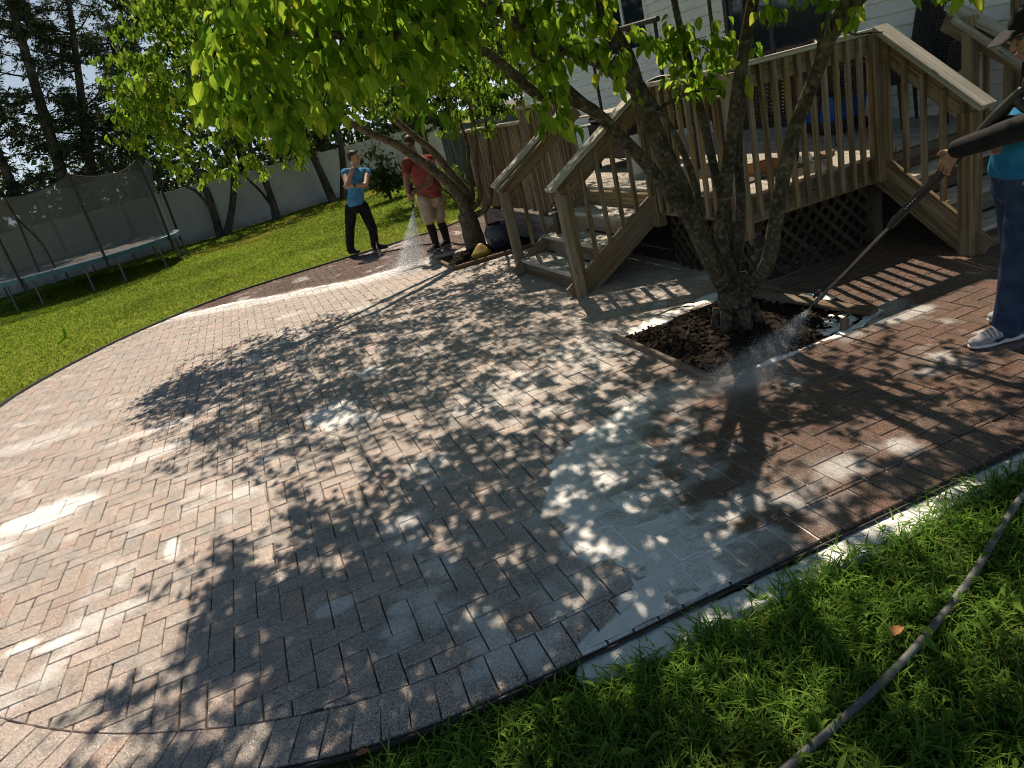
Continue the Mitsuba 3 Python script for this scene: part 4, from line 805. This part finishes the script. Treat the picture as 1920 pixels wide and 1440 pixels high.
# tall cedars beyond the fence
def cedar(label, path, r0, seed, tufts, n, size=(.10, .20), limbs=22, reach=2.4):
    t = thing('cedar_tree', label, 'tree', 'tall cedars beyond the fence'); sk = Skeleton(); rng = np.random.default_rng(seed)
    c = sk.limb(path, r0, .05, 9, 8); H = c[-1][2]; anch = []
    for k in range(limbs):
        z = rng.uniform(1.7, H); i = int(np.argmin(abs(c[:, 2]-z))); a = rng.uniform(0, 6.28); L = reach*rng.uniform(.5, 1.1)*(1.15-.55*z/H)
        e = c[i]+np.array([math.cos(a)*L, math.sin(a)*L*.8, L*rng.uniform(.1, .5)])
        sk.limb([c[i], (c[i]+e)/2+[0, 0, -.05*L], e], .02+.008*L, .008, 6, 5)
        for q in range(tufts): f_ = rng.uniform(.35, 1.1); anch.append(c[i]+(e-c[i])*f_+rng.normal(0, 1, 3)*[.33, .33, .20])
    tips = sk.grow(anch, rng, .014); obj('trunk', joined(sk.tubes), 'm_bark_far', t, smooth=True)
    P, X, Z, S = cluster(tips, rng, (22, 34), size, .25, .34); X[:, 2] += rng.normal(.12, .35, len(X))
    W, U, f = place_leaves(P, X, Z, S, rng, 2, wf=.5); mm, uv = merge_leaves(W, U, f); obj('crown', mm, 'm_needles', t, uv=uv, kind='stuff')
def lean(u0, v0, u1, v1, Y, top): a, b = ony(u0, v0, Y), ony(u1, v1, Y); g0 = a-(b-a)*(a[2]/(b[2]-a[2])); k = (top-a[2])/(b[2]-a[2]); return [tuple(g0-[0, 0, .2]), tuple(a), tuple(b), tuple(a+(b-a)*k)]
cedar('tall cedar with a leaning trunk at the left, behind the trampoline', lean(112, 315, 30, 40, 27.0, 10.5), .24, 51, 15, 0, limbs=40)
cedar('tall cedar with a straight forked trunk right of the leaning one', lean(168, 300, 143, 110, 27.5, 8.6), .20, 52, 16, 0, limbs=44)
cedar('cedar at the left border of the view with a low crown', lean(30, 365, -10, 270, 26.5, 7.5), .20, 53, 14, 0, limbs=28)
cedar('thin cedar between the forked cedar and the bright leaves', lean(262, 330, 235, 200, 28.5, 7.0), .12, 54, 16, 0, limbs=34, reach=1.9)
# the far thicket beyond the fence
rng = np.random.default_rng(57); n = 15000; xx = rng.uniform(-22, 9, n); zz = rng.gamma(2.6, .62, n); zz = zz*(.65+.8*NF(xx, xx*0, .45, 5)); P = np.c_[xx, rng.uniform(29.5, 35, n), zz+.05]
X = rng.normal(size=(n, 3)); Z = rng.normal(size=(n, 3)); W, U, f = place_leaves(P, X, Z, rng.uniform(.22, .42, n), rng, 2); m, uv = merge_leaves(W, U, f)
obj('far_undergrowth', m, 'm_leaf_far', uv=uv, kind='stuff', label='far thicket of dark undergrowth beyond the vinyl fence')
# ------------------------------------------------------------------ people
def ell(f, rl, rd, rz):             # an ellipsoid's matrix: half width, depth and height, turned to face f
    f = nrm(f); s = np.array([f[1], -f[0], 0]); return np.stack([s*rl, f*rd, np.array([0, 0, rz])], 1)
_S = trimesh.creation.icosphere(2).vertices
def blob(p, r):
    r = np.asarray(r, float); return np.asarray(p, float)+(_S@r.T if r.ndim == 2 else _S*r)
def flesh(chains, edge=.02, it=8):
    parts = []
    for ch in chains:
        P = [blob(p, r) for p, r in ch]
        if len(P) == 1: parts.append(m3.Manifold.hull_points(P[0]))
        for a, b in zip(P[:-1], P[1:]): parts.append(m3.Manifold.hull_points(np.vstack([a, b])))
    q = m3.Manifold.batch_boolean(parts, m3.OpType.Add).refine_to_length(edge).to_mesh()
    m = trimesh.Trimesh(q.vert_properties[:, :3], q.tri_verts); m.merge_vertices()
    trimesh.smoothing.filter_taubin(m, lamb=.5, nu=.51, iterations=it); return m
def hand_chains(w, d, n, th, curl, s=1.0):
    """w wrist, d towards the fingers, n out of the palm, th towards the thumb; curl in radians per joint"""
    w, d = np.array(w, float), nrm(d); n = nrm(np.array(n)-d*np.dot(n, d)); t = nrm(np.array(th)-d*np.dot(th, d)-n*np.dot(th, n))
    out = [[(w, .024*s), (w+d*.045*s, ell_m(t, n, d, .034*s, .014*s, .03*s)), (w+d*.082*s, ell_m(t, n, d, .038*s, .013*s, .014*s))]]
    for k, (o, L) in enumerate(((.030, .070), (.010, .080), (-.011, .074), (-.031, .058))):
        p = w+d*.086*s+t*o*s; a = curl*(.75+.08*k); ch = [(p, .0095*s)]
        for j, fr in enumerate((.45, .32, .23)):
            dd = d*math.cos(a)+n*math.sin(a); p = p+dd*L*fr*s; ch.append((p, (.0088, .0080, .0066)[j]*s)); a += curl
        out.append(ch)
    p = w+d*.028*s+t*.030*s; ch = [(p, .0125*s)]; dd = nrm(d*.6+t*.7+n*.35)
    for L, r in ((.036, .0105), (.030, .0095), (.024, .008)): p = p+dd*L*s; ch.append((p, r*s)); dd = nrm(dd+n*.30*curl+d*.25-t*.30*curl)
    out.append(ch); return out
def ell_m(a, b, c, ra, rb, rc): return np.stack([np.array(a)*ra, np.array(b)*rb, np.array(c)*rc], 1)
def head_chains(c, f, s=1.0):
    f = nrm(f); sd = np.array([f[1], -f[0], 0]); up = nrm(np.cross(sd, f)); E = lambda a, b, d: ell_m(sd, f, up, a*s, b*s, d*s)
    P = lambda x, y, z: np.array(c)+(sd*x+f*y+up*z)*s
    return [[(P(0, -.012, .035), E(.074, .092, .078)), (P(0, .012, -.035), E(.060, .070, .060))], [(P(0, .012, -.035), E(.060, .070, .055)), (P(0, .048, -.085), E(.030, .026, .020))],
            [(P(0, .084, .012), .010*s), (P(0, .104, -.024), .012*s)], [(P(0, .088, -.024), E(.017, .012, .009))], [(P(0, .084, -.058), E(.024, .010, .011))], [(P(.0, .075, .032), E(.052, .014, .010))],
            [(P(.073, -.006, .0), E(.008, .017, .030))], [(P(-.073, -.006, .0), E(.008, .017, .030))]], P, E
def eyes(parent, P, f, s=1.0):
    for x in (.030, -.030): obj('eye', ball(P(x, .079, .014), .0105*s, 1), 'm_frame_dark', parent)
def shoe_mesh(heel, toe, s=1.0, lift=.0):
    heel, toe = np.array(heel, float), np.array(toe, float); d = nrm(toe-heel); sd = np.array([-d[1], d[0], 0]); L = np.linalg.norm(toe-heel)
    E = lambda a, b, c: ell_m(sd, d, [0, 0, 1], a*s, b*s, c*s)
    up = flesh([[(heel+d*.045+[0, 0, .055], E(.036, .045, .040)), (heel+d*.40*L+[0, 0, .058], E(.038, .05, .042)), (heel+d*.68*L+[0, 0, .042], E(.045, .05, .030)), (toe-d*.045+[0, 0, .036], E(.038, .045, .024))], [(heel+d*.06+[0, 0, .085], E(.040, .045, .03)), (heel+d*.06+[0, 0, .05], E(.038, .045, .03))]], .014, 5)
    so = flesh([[(heel+d*.042+[0, 0, .018], E(.038, .045, .016)), (heel+d*.45*L+[0, 0, .016], E(.036, .05, .014)), (heel+d*.7*L+[0, 0, .016], E(.048, .05, .014)), (toe-d*.046+[0, 0, .018], E(.040, .048, .015))]], .014, 3)
    return up, so, d, sd

# --- the man in the blue sleeveless shirt, hand to his chin
man = thing('person', 'man in a blue sleeveless shirt and dark trousers, one hand on his chin', 'person'); f = nrm([.80, -.55, 0]); Yb = 12.4
hd = ony(664, 296, 12.38); neck = ony(663, 316, 12.42); shA, shB = ony(646, 324, 12.35), ony(688, 322, 12.47); hipA, hipB = ony(658, 388, 12.42), ony(680, 386, 12.42)
kA, kB = ony(656, 432, 12.48), ony(699, 430, 12.30); aA, aB = ony(657, 468, 12.62), ony(703, 460, 12.22)
elA, wrA = ony(651, 349, 12.10), ony(661, 316, 12.16); elB, wrB = ony(685, 347, 12.20), ony(661, 348, 12.08)
mid = (shA+shB)/2; pel = (hipA+hipB)/2; wst = ony(668, 362, 12.42)
hc, P, E = head_chains(hd, [.86, -.50, -.10], .98)
arms = [[(shA, .056), ((shA+elA)/2, .046), (elA, .040), (wrA, .028)], [(shB, .056), ((shB+elB)/2, .046), (elB, .040), (wrB, .028)]]
body = flesh(hc+[[(hd-[0, 0, .06], .050), (neck-[0, 0, .03], .056)], [(mid-[0, 0, .05], ell(f, .15, .095, .10)), (wst, ell(f, .135, .095, .10)), (pel, ell(f, .14, .10, .10))]]+arms+
    hand_chains(wrA, nrm((hd-[0, 0, .085])-wrA), f*-1+[0, 0, .2], [.3, .2, .9], .75, .92)+hand_chains(wrB, [-.9, .05, .05], [.1, 1, 0], [0, 0, 1], .30, .92)+
    [[(hipA, .085), (kA, .058), (aA, .042)], [(hipB, .085), (kB, .058), (aB, .042)]], .016, 6)
obj('body', body, 'm_skin', man, smooth=True); eyes(man, P, f, .98)
obj('shirt', wrinkle(flesh([[(mid-[0, 0, .045], ell(f, .172, .118, .11)), (wst, ell(f, .165, .122, .10)), (pel+[0, 0, .055], ell(f, .172, .13, .07))], [(shA+[.012, 0, .003], .062), (shB+[-.012, 0, .003], .062)], [(shA, .061), (shA*.86+elA*.14, .060)], [(shB, .061), (shB*.86+elB*.14, .060)]], .02, 6), 0.008), 'm_tee_blue', man, smooth=True)
obj('trousers', wrinkle(flesh([[(pel+[0, 0, .02], ell(f, .158, .115, .09)), (pel-[0, 0, .04], ell(f, .150, .112, .07))], [(hipA-[0, 0, .01], .098), (kA, .074), (aA+[0, 0, .0], .062)], [(hipB-[0, 0, .01], .098), (kB, .074), (aB+[0, 0, .0], .062)]], .02, 6), 0.007), 'm_dark_cloth', man, smooth=True)
hair = obj('hair', flesh([[(P(0, -.022, .050), E(.079, .094, .074)), (P(0, -.050, .0), E(.072, .062, .050))]], .02, 5), 'm_hair', man, smooth=True)
obj('sunglasses', flesh([[(P(-.05, .055, .098), E(.022, .012, .018)), (P(.05, .055, .098), E(.022, .012, .018))], [(P(.072, .05, .09), .006), (P(.080, -.03, .05), .006)], [(P(-.072, .05, .09), .006), (P(-.080, -.03, .05), .006)]], .015, 1), 'm_black_gloss', man)
for a, t in ((aA, aA+[.10, -.16, 0]), (aB, aB+[.24, -.06, 0])):
    h0 = np.array([*(a[:2]-nrm((t-a)[:2])*.055), 0]); u_, s_, _, _ = shoe_mesh(h0, h0+np.r_[nrm((t-a)[:2]), 0]*.27); sh = obj('shoe', u_, 'm_dark_cloth', man, smooth=True); obj('sole', s_, 'm_black', sh, smooth=True)
obj('watch', tube(curve([wrB+[.03, 0, .033], wrB+[.03, -.034, 0], wrB+[.03, 0, -.033], wrB+[.03, .034, 0], wrB+[.03, 0, .033]], 4), .009, 6), 'm_black', man)

# --- the man in the red shirt with the spray gun
man = thing('person', 'man in a red shirt, khaki shorts and black socks behind the leaning trunk', 'person'); f = nrm([-.62, -.70, 0])
hd = ony(768, 270, 10.32); neck = ony(776, 288, 10.42); shA, shB = ony(763, 306, 10.30), ony(806, 300, 10.62); hipA, hipB = ony(795, 378, 10.50), ony(822, 374, 10.60)
kA, kB = ony(803, 411, 10.46), ony(824, 408, 10.56); aA, aB = ony(817, 456, 10.52), ony(838, 451, 10.62)
elA, wrA = ony(761, 335, 10.22), ony(765, 362, 10.14); elB, wrB = ony(806, 343, 10.24), ony(775, 362, 10.10)
mid = (shA+shB)/2; pel = (hipA+hipB)/2; wst = mid*.45+pel*.55
hc, P, E = head_chains(hd, f+[0, 0, -.45], .98)
gun_d = nrm(ony(774, 388, 10.12)-ony(769, 364, 10.14))
body = flesh(hc+[[(hd-[0, 0, .05], .052), (neck-[0, 0, .02], .060)], [(mid-[0, 0, .05], ell(f, .16, .10, .10)), (wst, ell(f, .145, .10, .10)), (pel, ell(f, .15, .105, .10))], [(shA, .058), ((shA+elA)/2, .050), (elA, .043), (wrA, .030)], [(shB, .058), ((shB+elB)/2, .050), (elB, .043), (wrB, .030)]]+
    hand_chains(wrA, gun_d+[0, 0, -.1], [.8, .3, 0], [.1, -1, .2], .62, .95)+hand_chains(wrB, gun_d+[-.3, 0, 0], [-.8, .3, 0], [0, -1, .2], .62, .95)+
    [[(hipA, .09), (kA, .060), ((kA+aA)/2+[.01, .012, .03], .056), (aA, .042)], [(hipB, .09), (kB, .060), ((kB+aB)/2+[.01, .012, .03], .056), (aB, .042)]], .016, 6)
obj('body', body, 'm_skin_dark', man, smooth=True); eyes(man, P, f, .98)
obj('shirt', wrinkle(flesh([[(mid-[0, 0, .045], ell(f, .182, .122, .11)), (wst, ell(f, .178, .128, .10)), (pel+[0, 0, .06], ell(f, .18, .135, .07))], [(shA, .068), (shA*.42+elA*.58, .062)], [(shB, .068), (shB*.42+elB*.58, .062)], [(shA+[0, 0, .01], .066), (shB+[0, 0, .01], .066)]], .02, 6), 0.008), 'm_tee_red', man, smooth=True)
obj('shorts', wrinkle(flesh([[(pel+[0, 0, .03], ell(f, .172, .128, .08)), (pel-[0, 0, .05], ell(f, .165, .122, .06))], [(hipA, .108), (kA+[0, 0, .02], .092)], [(hipB, .108), (kB+[0, 0, .02], .092)]], .02, 6), 0.007), 'm_shorts', man, smooth=True)
for k, a in ((kA, aA), (kB, aB)): obj('sock', flesh([[(k*.72+a*.28, .062), (k*.5+a*.5+[.01, .012, .02], .064), (a, .050), (a-[0, 0, .03], .05)]], .016, 4), 'm_dark_cloth', man, smooth=True)
obj('hair', flesh([[(P(0, -.020, .045), E(.080, .096, .078)), (P(0, -.045, .0), E(.074, .066, .05))]], .02, 5), 'm_hair', man, smooth=True)
obj('glasses', flesh([[(P(-.05, .082, .014), E(.024, .012, .020)), (P(.05, .082, .014), E(.024, .012, .020))], [(P(.074, .06, .014), .006), (P(.080, -.01, .010), .006)], [(P(-.074, .06, .014), .006), (P(-.080, -.01, .010), .006)]], .015, 1), 'm_black_gloss', man)
for a in (aA, aB):
    dd = nrm([-.80, -.52, 0]); h0 = np.array([*a[:2], 0])-dd*.06; u_, s_, d_, sd_ = shoe_mesh(h0, h0+dd*.28); sh = obj('shoe', u_, 'm_dark_cloth', man, smooth=True); obj('sole', s_, 'm_shoe_white', sh, smooth=True)
    obj('laces', joined([tube(curve([h0+dd*(.12+.03*k)+sd_*-.03+[0, 0, .088-.006*k], h0+dd*(.125+.03*k)+[0, 0, .105-.008*k], h0+dd*(.12+.03*k)+sd_*.03+[0, 0, .088-.006*k]], 4), .005, 5) for k in range(4)]), 'm_shoe_white', sh)
sg = thing('spray_gun', 'short dark spray gun pointed down in the hands of the man in red', 'spray gun'); g0 = ony(771, 352, 10.16); g1 = ony(775, 391, 10.06)
obj('grip', tube([g0+[.02, .02, .05], g0, g0*.6+g1*.4], [.022, .026, .024], 8), 'm_black', sg); obj('lance', tube([g0*.6+g1*.4, g1], [.012, .010], 8), 'm_steel', sg); obj('nozzle', tube([g1-(g1-g0)*.16, g1], [.018, .014], 8), 'm_black', sg)
SP2 = g1

# --- the man with the long lance at the right border
man = thing('person', 'man in a black cap, dark sleeves and jeans holding the long lance', 'person'); f = nrm([-.96, .28, 0]); rt = np.array([.28, .96, 0])
hd = np.array([3.43, 2.46, 1.525]); neck = np.array([3.49, 2.475, 1.395])
shL, shR = np.array([3.53, 2.33, 1.30]), np.array([3.63, 2.62, 1.295]); hpL, hpR = np.array([3.49, 2.545, .84]), np.array([3.56, 2.67, .84])
kL, kR = np.array([3.455, 2.575, .45]), np.array([3.66, 2.72, .46]); aL, aR = np.array([3.475, 2.60, .085]), np.array([3.80, 2.76, .085])
elL = at(1935, 232, 3.98); wrR = at(1893, 236, 4.16); elR = np.array([3.68, 2.62, 1.06])
SHIFT = np.array([CR[0], CR[1], 0])*.055
neck = neck+SHIFT*.4; shL, shR, hpL, hpR, kL, kR, aR, wst, elR, elL = [q+SHIFT for q in (shL, shR, hpL, hpR, kL, kR, aR, wst, elR, elL)]; aL = aL+SHIFT*.45
G0, G1 = at(1882, 205, 4.15), gnd(1522, 574, .13); LD = nrm(G1-G0)
hc, P, E = head_chains(hd, f+[0, 0, -.28], .98); mid = (shL+shR)/2; pel = (hpL+hpR)/2; wst = np.array([3.56, 2.555, 1.03])
grip = G0+LD*.30                    # where the front hand closes on the lance
toC = nrm(CAM-grip); toC = nrm(toC-LD*np.dot(toC, LD)); ovr = np.cross(LD, toC); ovr = ovr*(1 if ovr[2] > 0 else -1)
wrL = grip-LD*.05+toC*.040+ovr*.022; hdL = nrm(LD+ovr*-.10); nL = -nrm(toC+ovr*.35)
body = flesh(hc+[[(hd-[0, 0, .05], .053), (neck, .060)], [(mid-[0, 0, .05], ell(f, .165, .105, .10)), (wst, ell(f, .15, .11, .10)), (pel, ell(f, .155, .11, .10))], [(shL, .06), ((shL+elL)/2, .050), (elL, .044), (wrL, .030)], [(shR, .06), ((shR+elR)/2, .050), (elR, .044), (wrR, .030)]]+
    hand_chains(wrL, hdL, nL, ovr, .40, 1.0)+hand_chains(wrR, LD, [0, -1, 0], [0, 0, 1], .6, .95)+
    [[(hpL, .09), (kL, .062), ((kL+aL)/2, .055), (aL, .042)], [(hpR, .09), (kR, .062), ((kR+aR)/2, .055), (aR, .042)]], .0105, 5)
obj('body', body, 'm_skin_dark', man, smooth=True); eyes(man, P, f, .98)
obj('shirt', wrinkle(flesh([[(mid-[0, 0, .06], ell(f, .178, .122, .09)), (wst, ell(f, .172, .128, .10)), (pel+[0, 0, .06], ell(f, .178, .135, .07))]], .02, 6), 0.008), 'm_shirt_cyan', man, smooth=True)
obj('jacket', wrinkle(flesh([[(mid-[0, 0, .0], ell(f, .185, .132, .08)), (mid-[0, 0, .12], ell(f, .185, .134, .08))], [(neck-[0, 0, .02], .075), (mid, .09)]], .02, 5), 0.007), 'm_dark_cloth', man, smooth=True)
obj('jacket_sleeve', wrinkle(flesh([[(shL, .072), ((shL+elL)/2, .066), (elL, .060), (wrL-hdL*.015, .044)], [(shL+[.01, .02, .0], .074), (shL*.5+mid*.5+[.02, 0, -.02], .09)]], .018, 5), 0.006), 'm_dark_cloth', man, smooth=True)
obj('jacket_sleeve', wrinkle(flesh([[(shR, .072), ((shR+elR)/2, .066), (elR, .060), (wrR, .044)]], .018, 5), 0.006), 'm_dark_cloth', man, smooth=True)
obj('jeans', wrinkle(flesh([[(pel+[0, 0, .03], ell(f, .168, .125, .08)), (pel-[0, 0, .05], ell(f, .160, .12, .06))], [(hpL, .092), (kL, .072), ((kL+aL)/2, .070), (aL+[0, 0, .01], .072)], [(hpR, .100), (kR, .080), ((kR+aR)/2, .078), (aR+[0, 0, .01], .082)]], .018, 5), 0.007), 'm_denim', man, smooth=True)
cap = obj('cap', flesh([[(P(0, -.015, .060), E(.086, .102, .075)), (P(0, -.015, .030), E(.085, .101, .03))]], .018, 4), 'm_dark_cloth', man, smooth=True)
obj('brim', flesh([[(P(-.05, .085, .050), E(.03, .03, .007)), (P(.05, .085, .050), E(.03, .03, .007))], [(P(-.05, .085, .050), E(.03, .03, .007)), (P(0, .165, .035), E(.045, .03, .006))], [(P(.05, .085, .050), E(.03, .03, .007)), (P(0, .165, .035), E(.045, .03, .006))], [(P(0, .085, .05), E(.07, .02, .007)), (P(0, .165, .035), E(.05, .03, .006))]], .015, 2), 'm_dark_cloth', cap, smooth=True)
obj('hair', flesh([[(P(0, -.055, .0), E(.072, .055, .055)), (P(0, -.05, .03), E(.078, .06, .05))]], .02, 4), 'm_hair', man, smooth=True)
for a, dd in ((aL, nrm([-.95, .31, 0])), (aR, nrm([-.9, .43, 0]))):
    h0 = np.array([*a[:2], 0])-dd*.075; u_, s_, d_, sd_ = shoe_mesh(h0, h0+dd*.285, 1.05); sh = obj('shoe', u_, 'm_shoe_grey', man, smooth=True); obj('sole', s_, 'm_shoe_white', sh, smooth=True)
    def onshoe(x, z, sd=sd_, h0=h0, dd=dd, u_=u_, side=-1):
        q = h0+dd*x+sd*side*.06+np.array([0, 0, z]); c = trimesh.proximity.closest_point(u_, q[None])[0]; return c[0]+sd*side*.003
    for side in (1, -1):
        sw = [onshoe(x, z, side=side) for x, z in ((.175, .040), (.160, .032), (.14, .034), (.10, .050), (.06, .066))]
        obj('check_mark', tube(curve(sw, 4), np.r_[np.linspace(.004, .011, 5), np.linspace(.010, .003, 12)], 6), 'm_black', sh)
    for k in range(5):
        x = .115+.022*k; obj('lace', tube(curve([onshoe(x, .075, side=1), h0+dd*x+[0, 0, .115-.008*k], onshoe(x, .075, side=-1)], 4), .0045, 5), 'm_shoe_white', sh)
# the lance: grip, insulated barrel, steel tube and spare nozzles
ln = thing('pressure_lance', 'long black pressure washer lance with a steel end held over the near tree bed', 'lance'); LL = np.linalg.norm(G1-G0)
tt = np.dot(at(1640, 452, 4.25)-G0, LD); tt = min(max(tt, .8), 1.15)
side = nrm(np.cross(LD, [0, 0, 1])); upv = np.cross(side, LD)
obj('barrel', tube([G0+LD*.10, G0+LD*.12, G0+LD*tt, G0+LD*(tt+.01)], [.016, .0235, .0235, .016], 12), 'm_black', ln, smooth=40)
obj('gun_body', flesh([[(G0-LD*.10, .022), (G0+LD*.02, .03), (G0+LD*.14, .025)], [(G0-LD*.06, .022), (G0-LD*.13-[0, 0, .10], .020)]], .015, 4), 'm_black', ln, smooth=True)
obj('tube', tube([G0+LD*tt, G1-LD*.06], .0085, 10), 'm_steel', ln, smooth=True)
hb = obj('nozzle_holder', tube([G1-LD*.13, G1-LD*.09], .017, 10), 'm_steel', ln); obj('nozzle', tube([G1-LD*.07, G1-LD*.03, G1], [.013, .013, .008], 10), 'm_steel', ln)
for k in range(4): q = G1-LD*.11+side*(.028*math.cos(k*.9-1.2))+upv*(.03*math.sin(k*.9-.3)+.012); obj('spare_nozzle', tube([q, q+LD*.05], .010, 8), 'm_black' if k % 2 else 'm_steel', hb)
for k in range(5): obj('vent_dot', ball(G0+LD*(tt-.22+.018*k)-side*.0225, .0035, 1), 'm_white', ln)

# ------------------------------------------------------------------ water: droplets and fine mist of the two jets
def jet(name, label, tip, land, wide, n, r0, r1, seed, dens, splash=.25):
    rng = np.random.default_rng(seed); tip = np.array(tip); land = np.array(land); wide = np.array(wide); ax = land-tip
    th = nrm(np.cross(ax, wide))
    O = np.array([[1, 0, 0], [-1, 0, 0], [0, 1, 0], [0, -1, 0], [0, 0, 1], [0, 0, -1.0]]); fo = np.array([[0, 2, 4], [2, 1, 4], [1, 3, 4], [3, 0, 4], [2, 0, 5], [1, 2, 5], [3, 1, 5], [0, 3, 5]])
    t = rng.random(n)**.62; a = rng.normal(0, .36, n); b_ = rng.normal(0, 1, n)
    fil = rng.normal(0, .45, 34); a = np.where(rng.random(n) < .55, fil[rng.integers(0, 34, n)]+rng.normal(0, .025, n), a)
    P = tip+t[:, None]*ax+(a*t)[:, None]*wide+(b_*t*.05)[:, None]*th+rng.normal(0, .012, (n, 3))*t[:, None]
    sp = rng.random(n) < splash; k = sp.sum(); P[sp] = land+rng.normal(0, 1, (k, 1))*wide*.8+rng.normal(0, .16, (k, 3)); P[sp, 2] = np.abs(rng.exponential(.06, k))+.004
    P[:, 2] = np.maximum(P[:, 2], .003); r = rng.uniform(r0, r1, n)*(.6+.6*rng.random(n))
    V = (P[:, None]+r[:, None, None]*O[None]).reshape(-1, 3); Fc = (np.arange(n)[:, None, None]*6+fo[None]).reshape(-1, 3)
    obj(name, trimesh.Trimesh(V, Fc, process=False), 'm_drop', smooth=True, kind='stuff', label=label[0])
    c = np.vstack([tip+th*.004*s for s in (-1, 1)]+[tip+wide*.01*s for s in (-1, 1)]+[land+wide*s*.62+th*q*.07 for s in (-1, 1) for q in (-1, 1)]+[land+ax*.10+wide*s*.3+[0, 0, .02+.05*q] for s in (-1, 1) for q in (0, 1)]); c[:, 2] = np.maximum(c[:, 2], .006)
    h = trimesh.convex.convex_hull(c); key = name+'_mist'; scene[key+'_air'] = {'type': 'homogeneous', 'albedo': .97, 'sigma_t': dens}
    k2 = obj(key, h, {'type': 'null'}, kind='stuff', label=label[1]); scene[k2]['interior'] = {'type': 'ref', 'id': key+'_air'}
jet('lance_spray', ('droplets of the water jet hitting the near tree bed corner', 'fine mist of the jet from the long lance'), G1, np.array([2.16, 3.22, 0]), np.array([.28, -.20, 0]), 36000, .0004, .0012, 71, 1.3, .3)
jet('gun_spray', ('white droplets of the fan of water in front of the man in red', 'fine mist of the fan of water in front of the man in red'), SP2, np.array([1.80, 9.72, 0]), np.array([.30, -.02, 0]), 40000, .0007, .0022, 72, 3.2, .2)

# ------------------------------------------------------------------ hoses and small things
hz = curve([(.35, 1.12, -.004), (.80, 1.185, .0), (1.28, 1.275, .004), (1.75, 1.415, .006), (2.3, 1.63, .008), (2.8, 1.76, .006), (3.4, 1.80, .01)], 16)
obj('hose', tube(hz, .0118, 14), 'm_rubber', smooth=True, label='thick grey hose lying across the near grass', category='hose')
hz = curve([SP2*.3+g0*.7+[.03, .03, .06], ony(800, 352, 10.35), ony(826, 352, 10.6), ony(852, 374, 10.7), ony(872, 402, 10.6), ony(882, 428, 10.5), gnd(882, 452, .02), gnd(868, 458, .02), gnd(845, 455, .02), gnd(800, 458, .02), gnd(770, 463, .02), gnd(715, 474, .02), gnd(660, 483, .02)], 8)
obj('hose', tube(hz, .013, 8), 'm_black', smooth=True, label='thin dark hose looping from the spray gun down to the far patio edge', category='hose')
def dead_leaf(p, s, rz, m, name, label, cat, tilt=.3):
    rng = np.random.default_rng(int(s*1e4)); W, U, f = place_leaves(np.array([p], float), np.array([[math.cos(rz), math.sin(rz), tilt]]), np.array([[.2, .1, 1.0]]), np.array([s]), rng); mm, uv = merge_leaves(W, U, f); obj(name, mm, m, smooth=True, uv=uv, label=label, category=cat)
dead_leaf(gnd(1676, 1192, .015), .062, .3, 'm_brownleaf', 'fallen_leaf', 'fallen orange-brown leaf on the grass beside the thick hose', 'leaf')
dead_leaf(gnd(666, 1415, -.01), .058, -.2, 'm_brownleaf', 'fallen_leaf', 'fallen brown leaf at the patio edge in the bottom grass', 'leaf', .1)
dead_leaf(gnd(232, 578, .03), .15, .1, 'm_brownleaf', 'fallen_leaf', 'small red-brown leaf on the sunlit far lawn', 'leaf', .2)
wp = gnd(125, 640, 0); obj('weed_stalk', joined([tube(curve([wp+[-.12, 0, 0], wp+[0, 0, .06], wp+[.03, 0, .13], wp+[.03, 0, .20]], 5), np.linspace(.012, .022, 16), 6), tube(curve([wp+[.0, 0, .06], wp+[.07, 0, .02], wp+[.09, 0, -.02]], 4), .009, 6)]), 'm_leaf2', smooth=True, label='curled green weed stalk standing in the sunlit lawn left of the patio', category='weed')
yb = gnd(907, 484, 0); m = flesh([[(yb+[0, .06, .05], ell([0, 1, 0], .14, .09, .06)), (yb+[.02, .10, .13], ell([0, 1, 0], .06, .05, .05))]], .025, 4); m.vertices += .018*(meshkit.fbm(m.vertices*16)[:, None]-.5); obj('yellow_bag', m, 'm_yellow', smooth=True, label='slumped yellow bag at the foot of the broad leaning tree', category='bag')
pb = gnd(945, 468, 0)+[.05, .12, 0]; pt = lathe([(0, 0), (.15, 0), (.21, .12), (.22, .24), (.17, .34), (.16, .34), (.19, .24), (0, .22)], 28); pt.apply_translation(pb); obj('glazed_pot', pt, 'm_potblue', smooth=40, label='dark glazed pot between the tree and the far steps', category='pot')
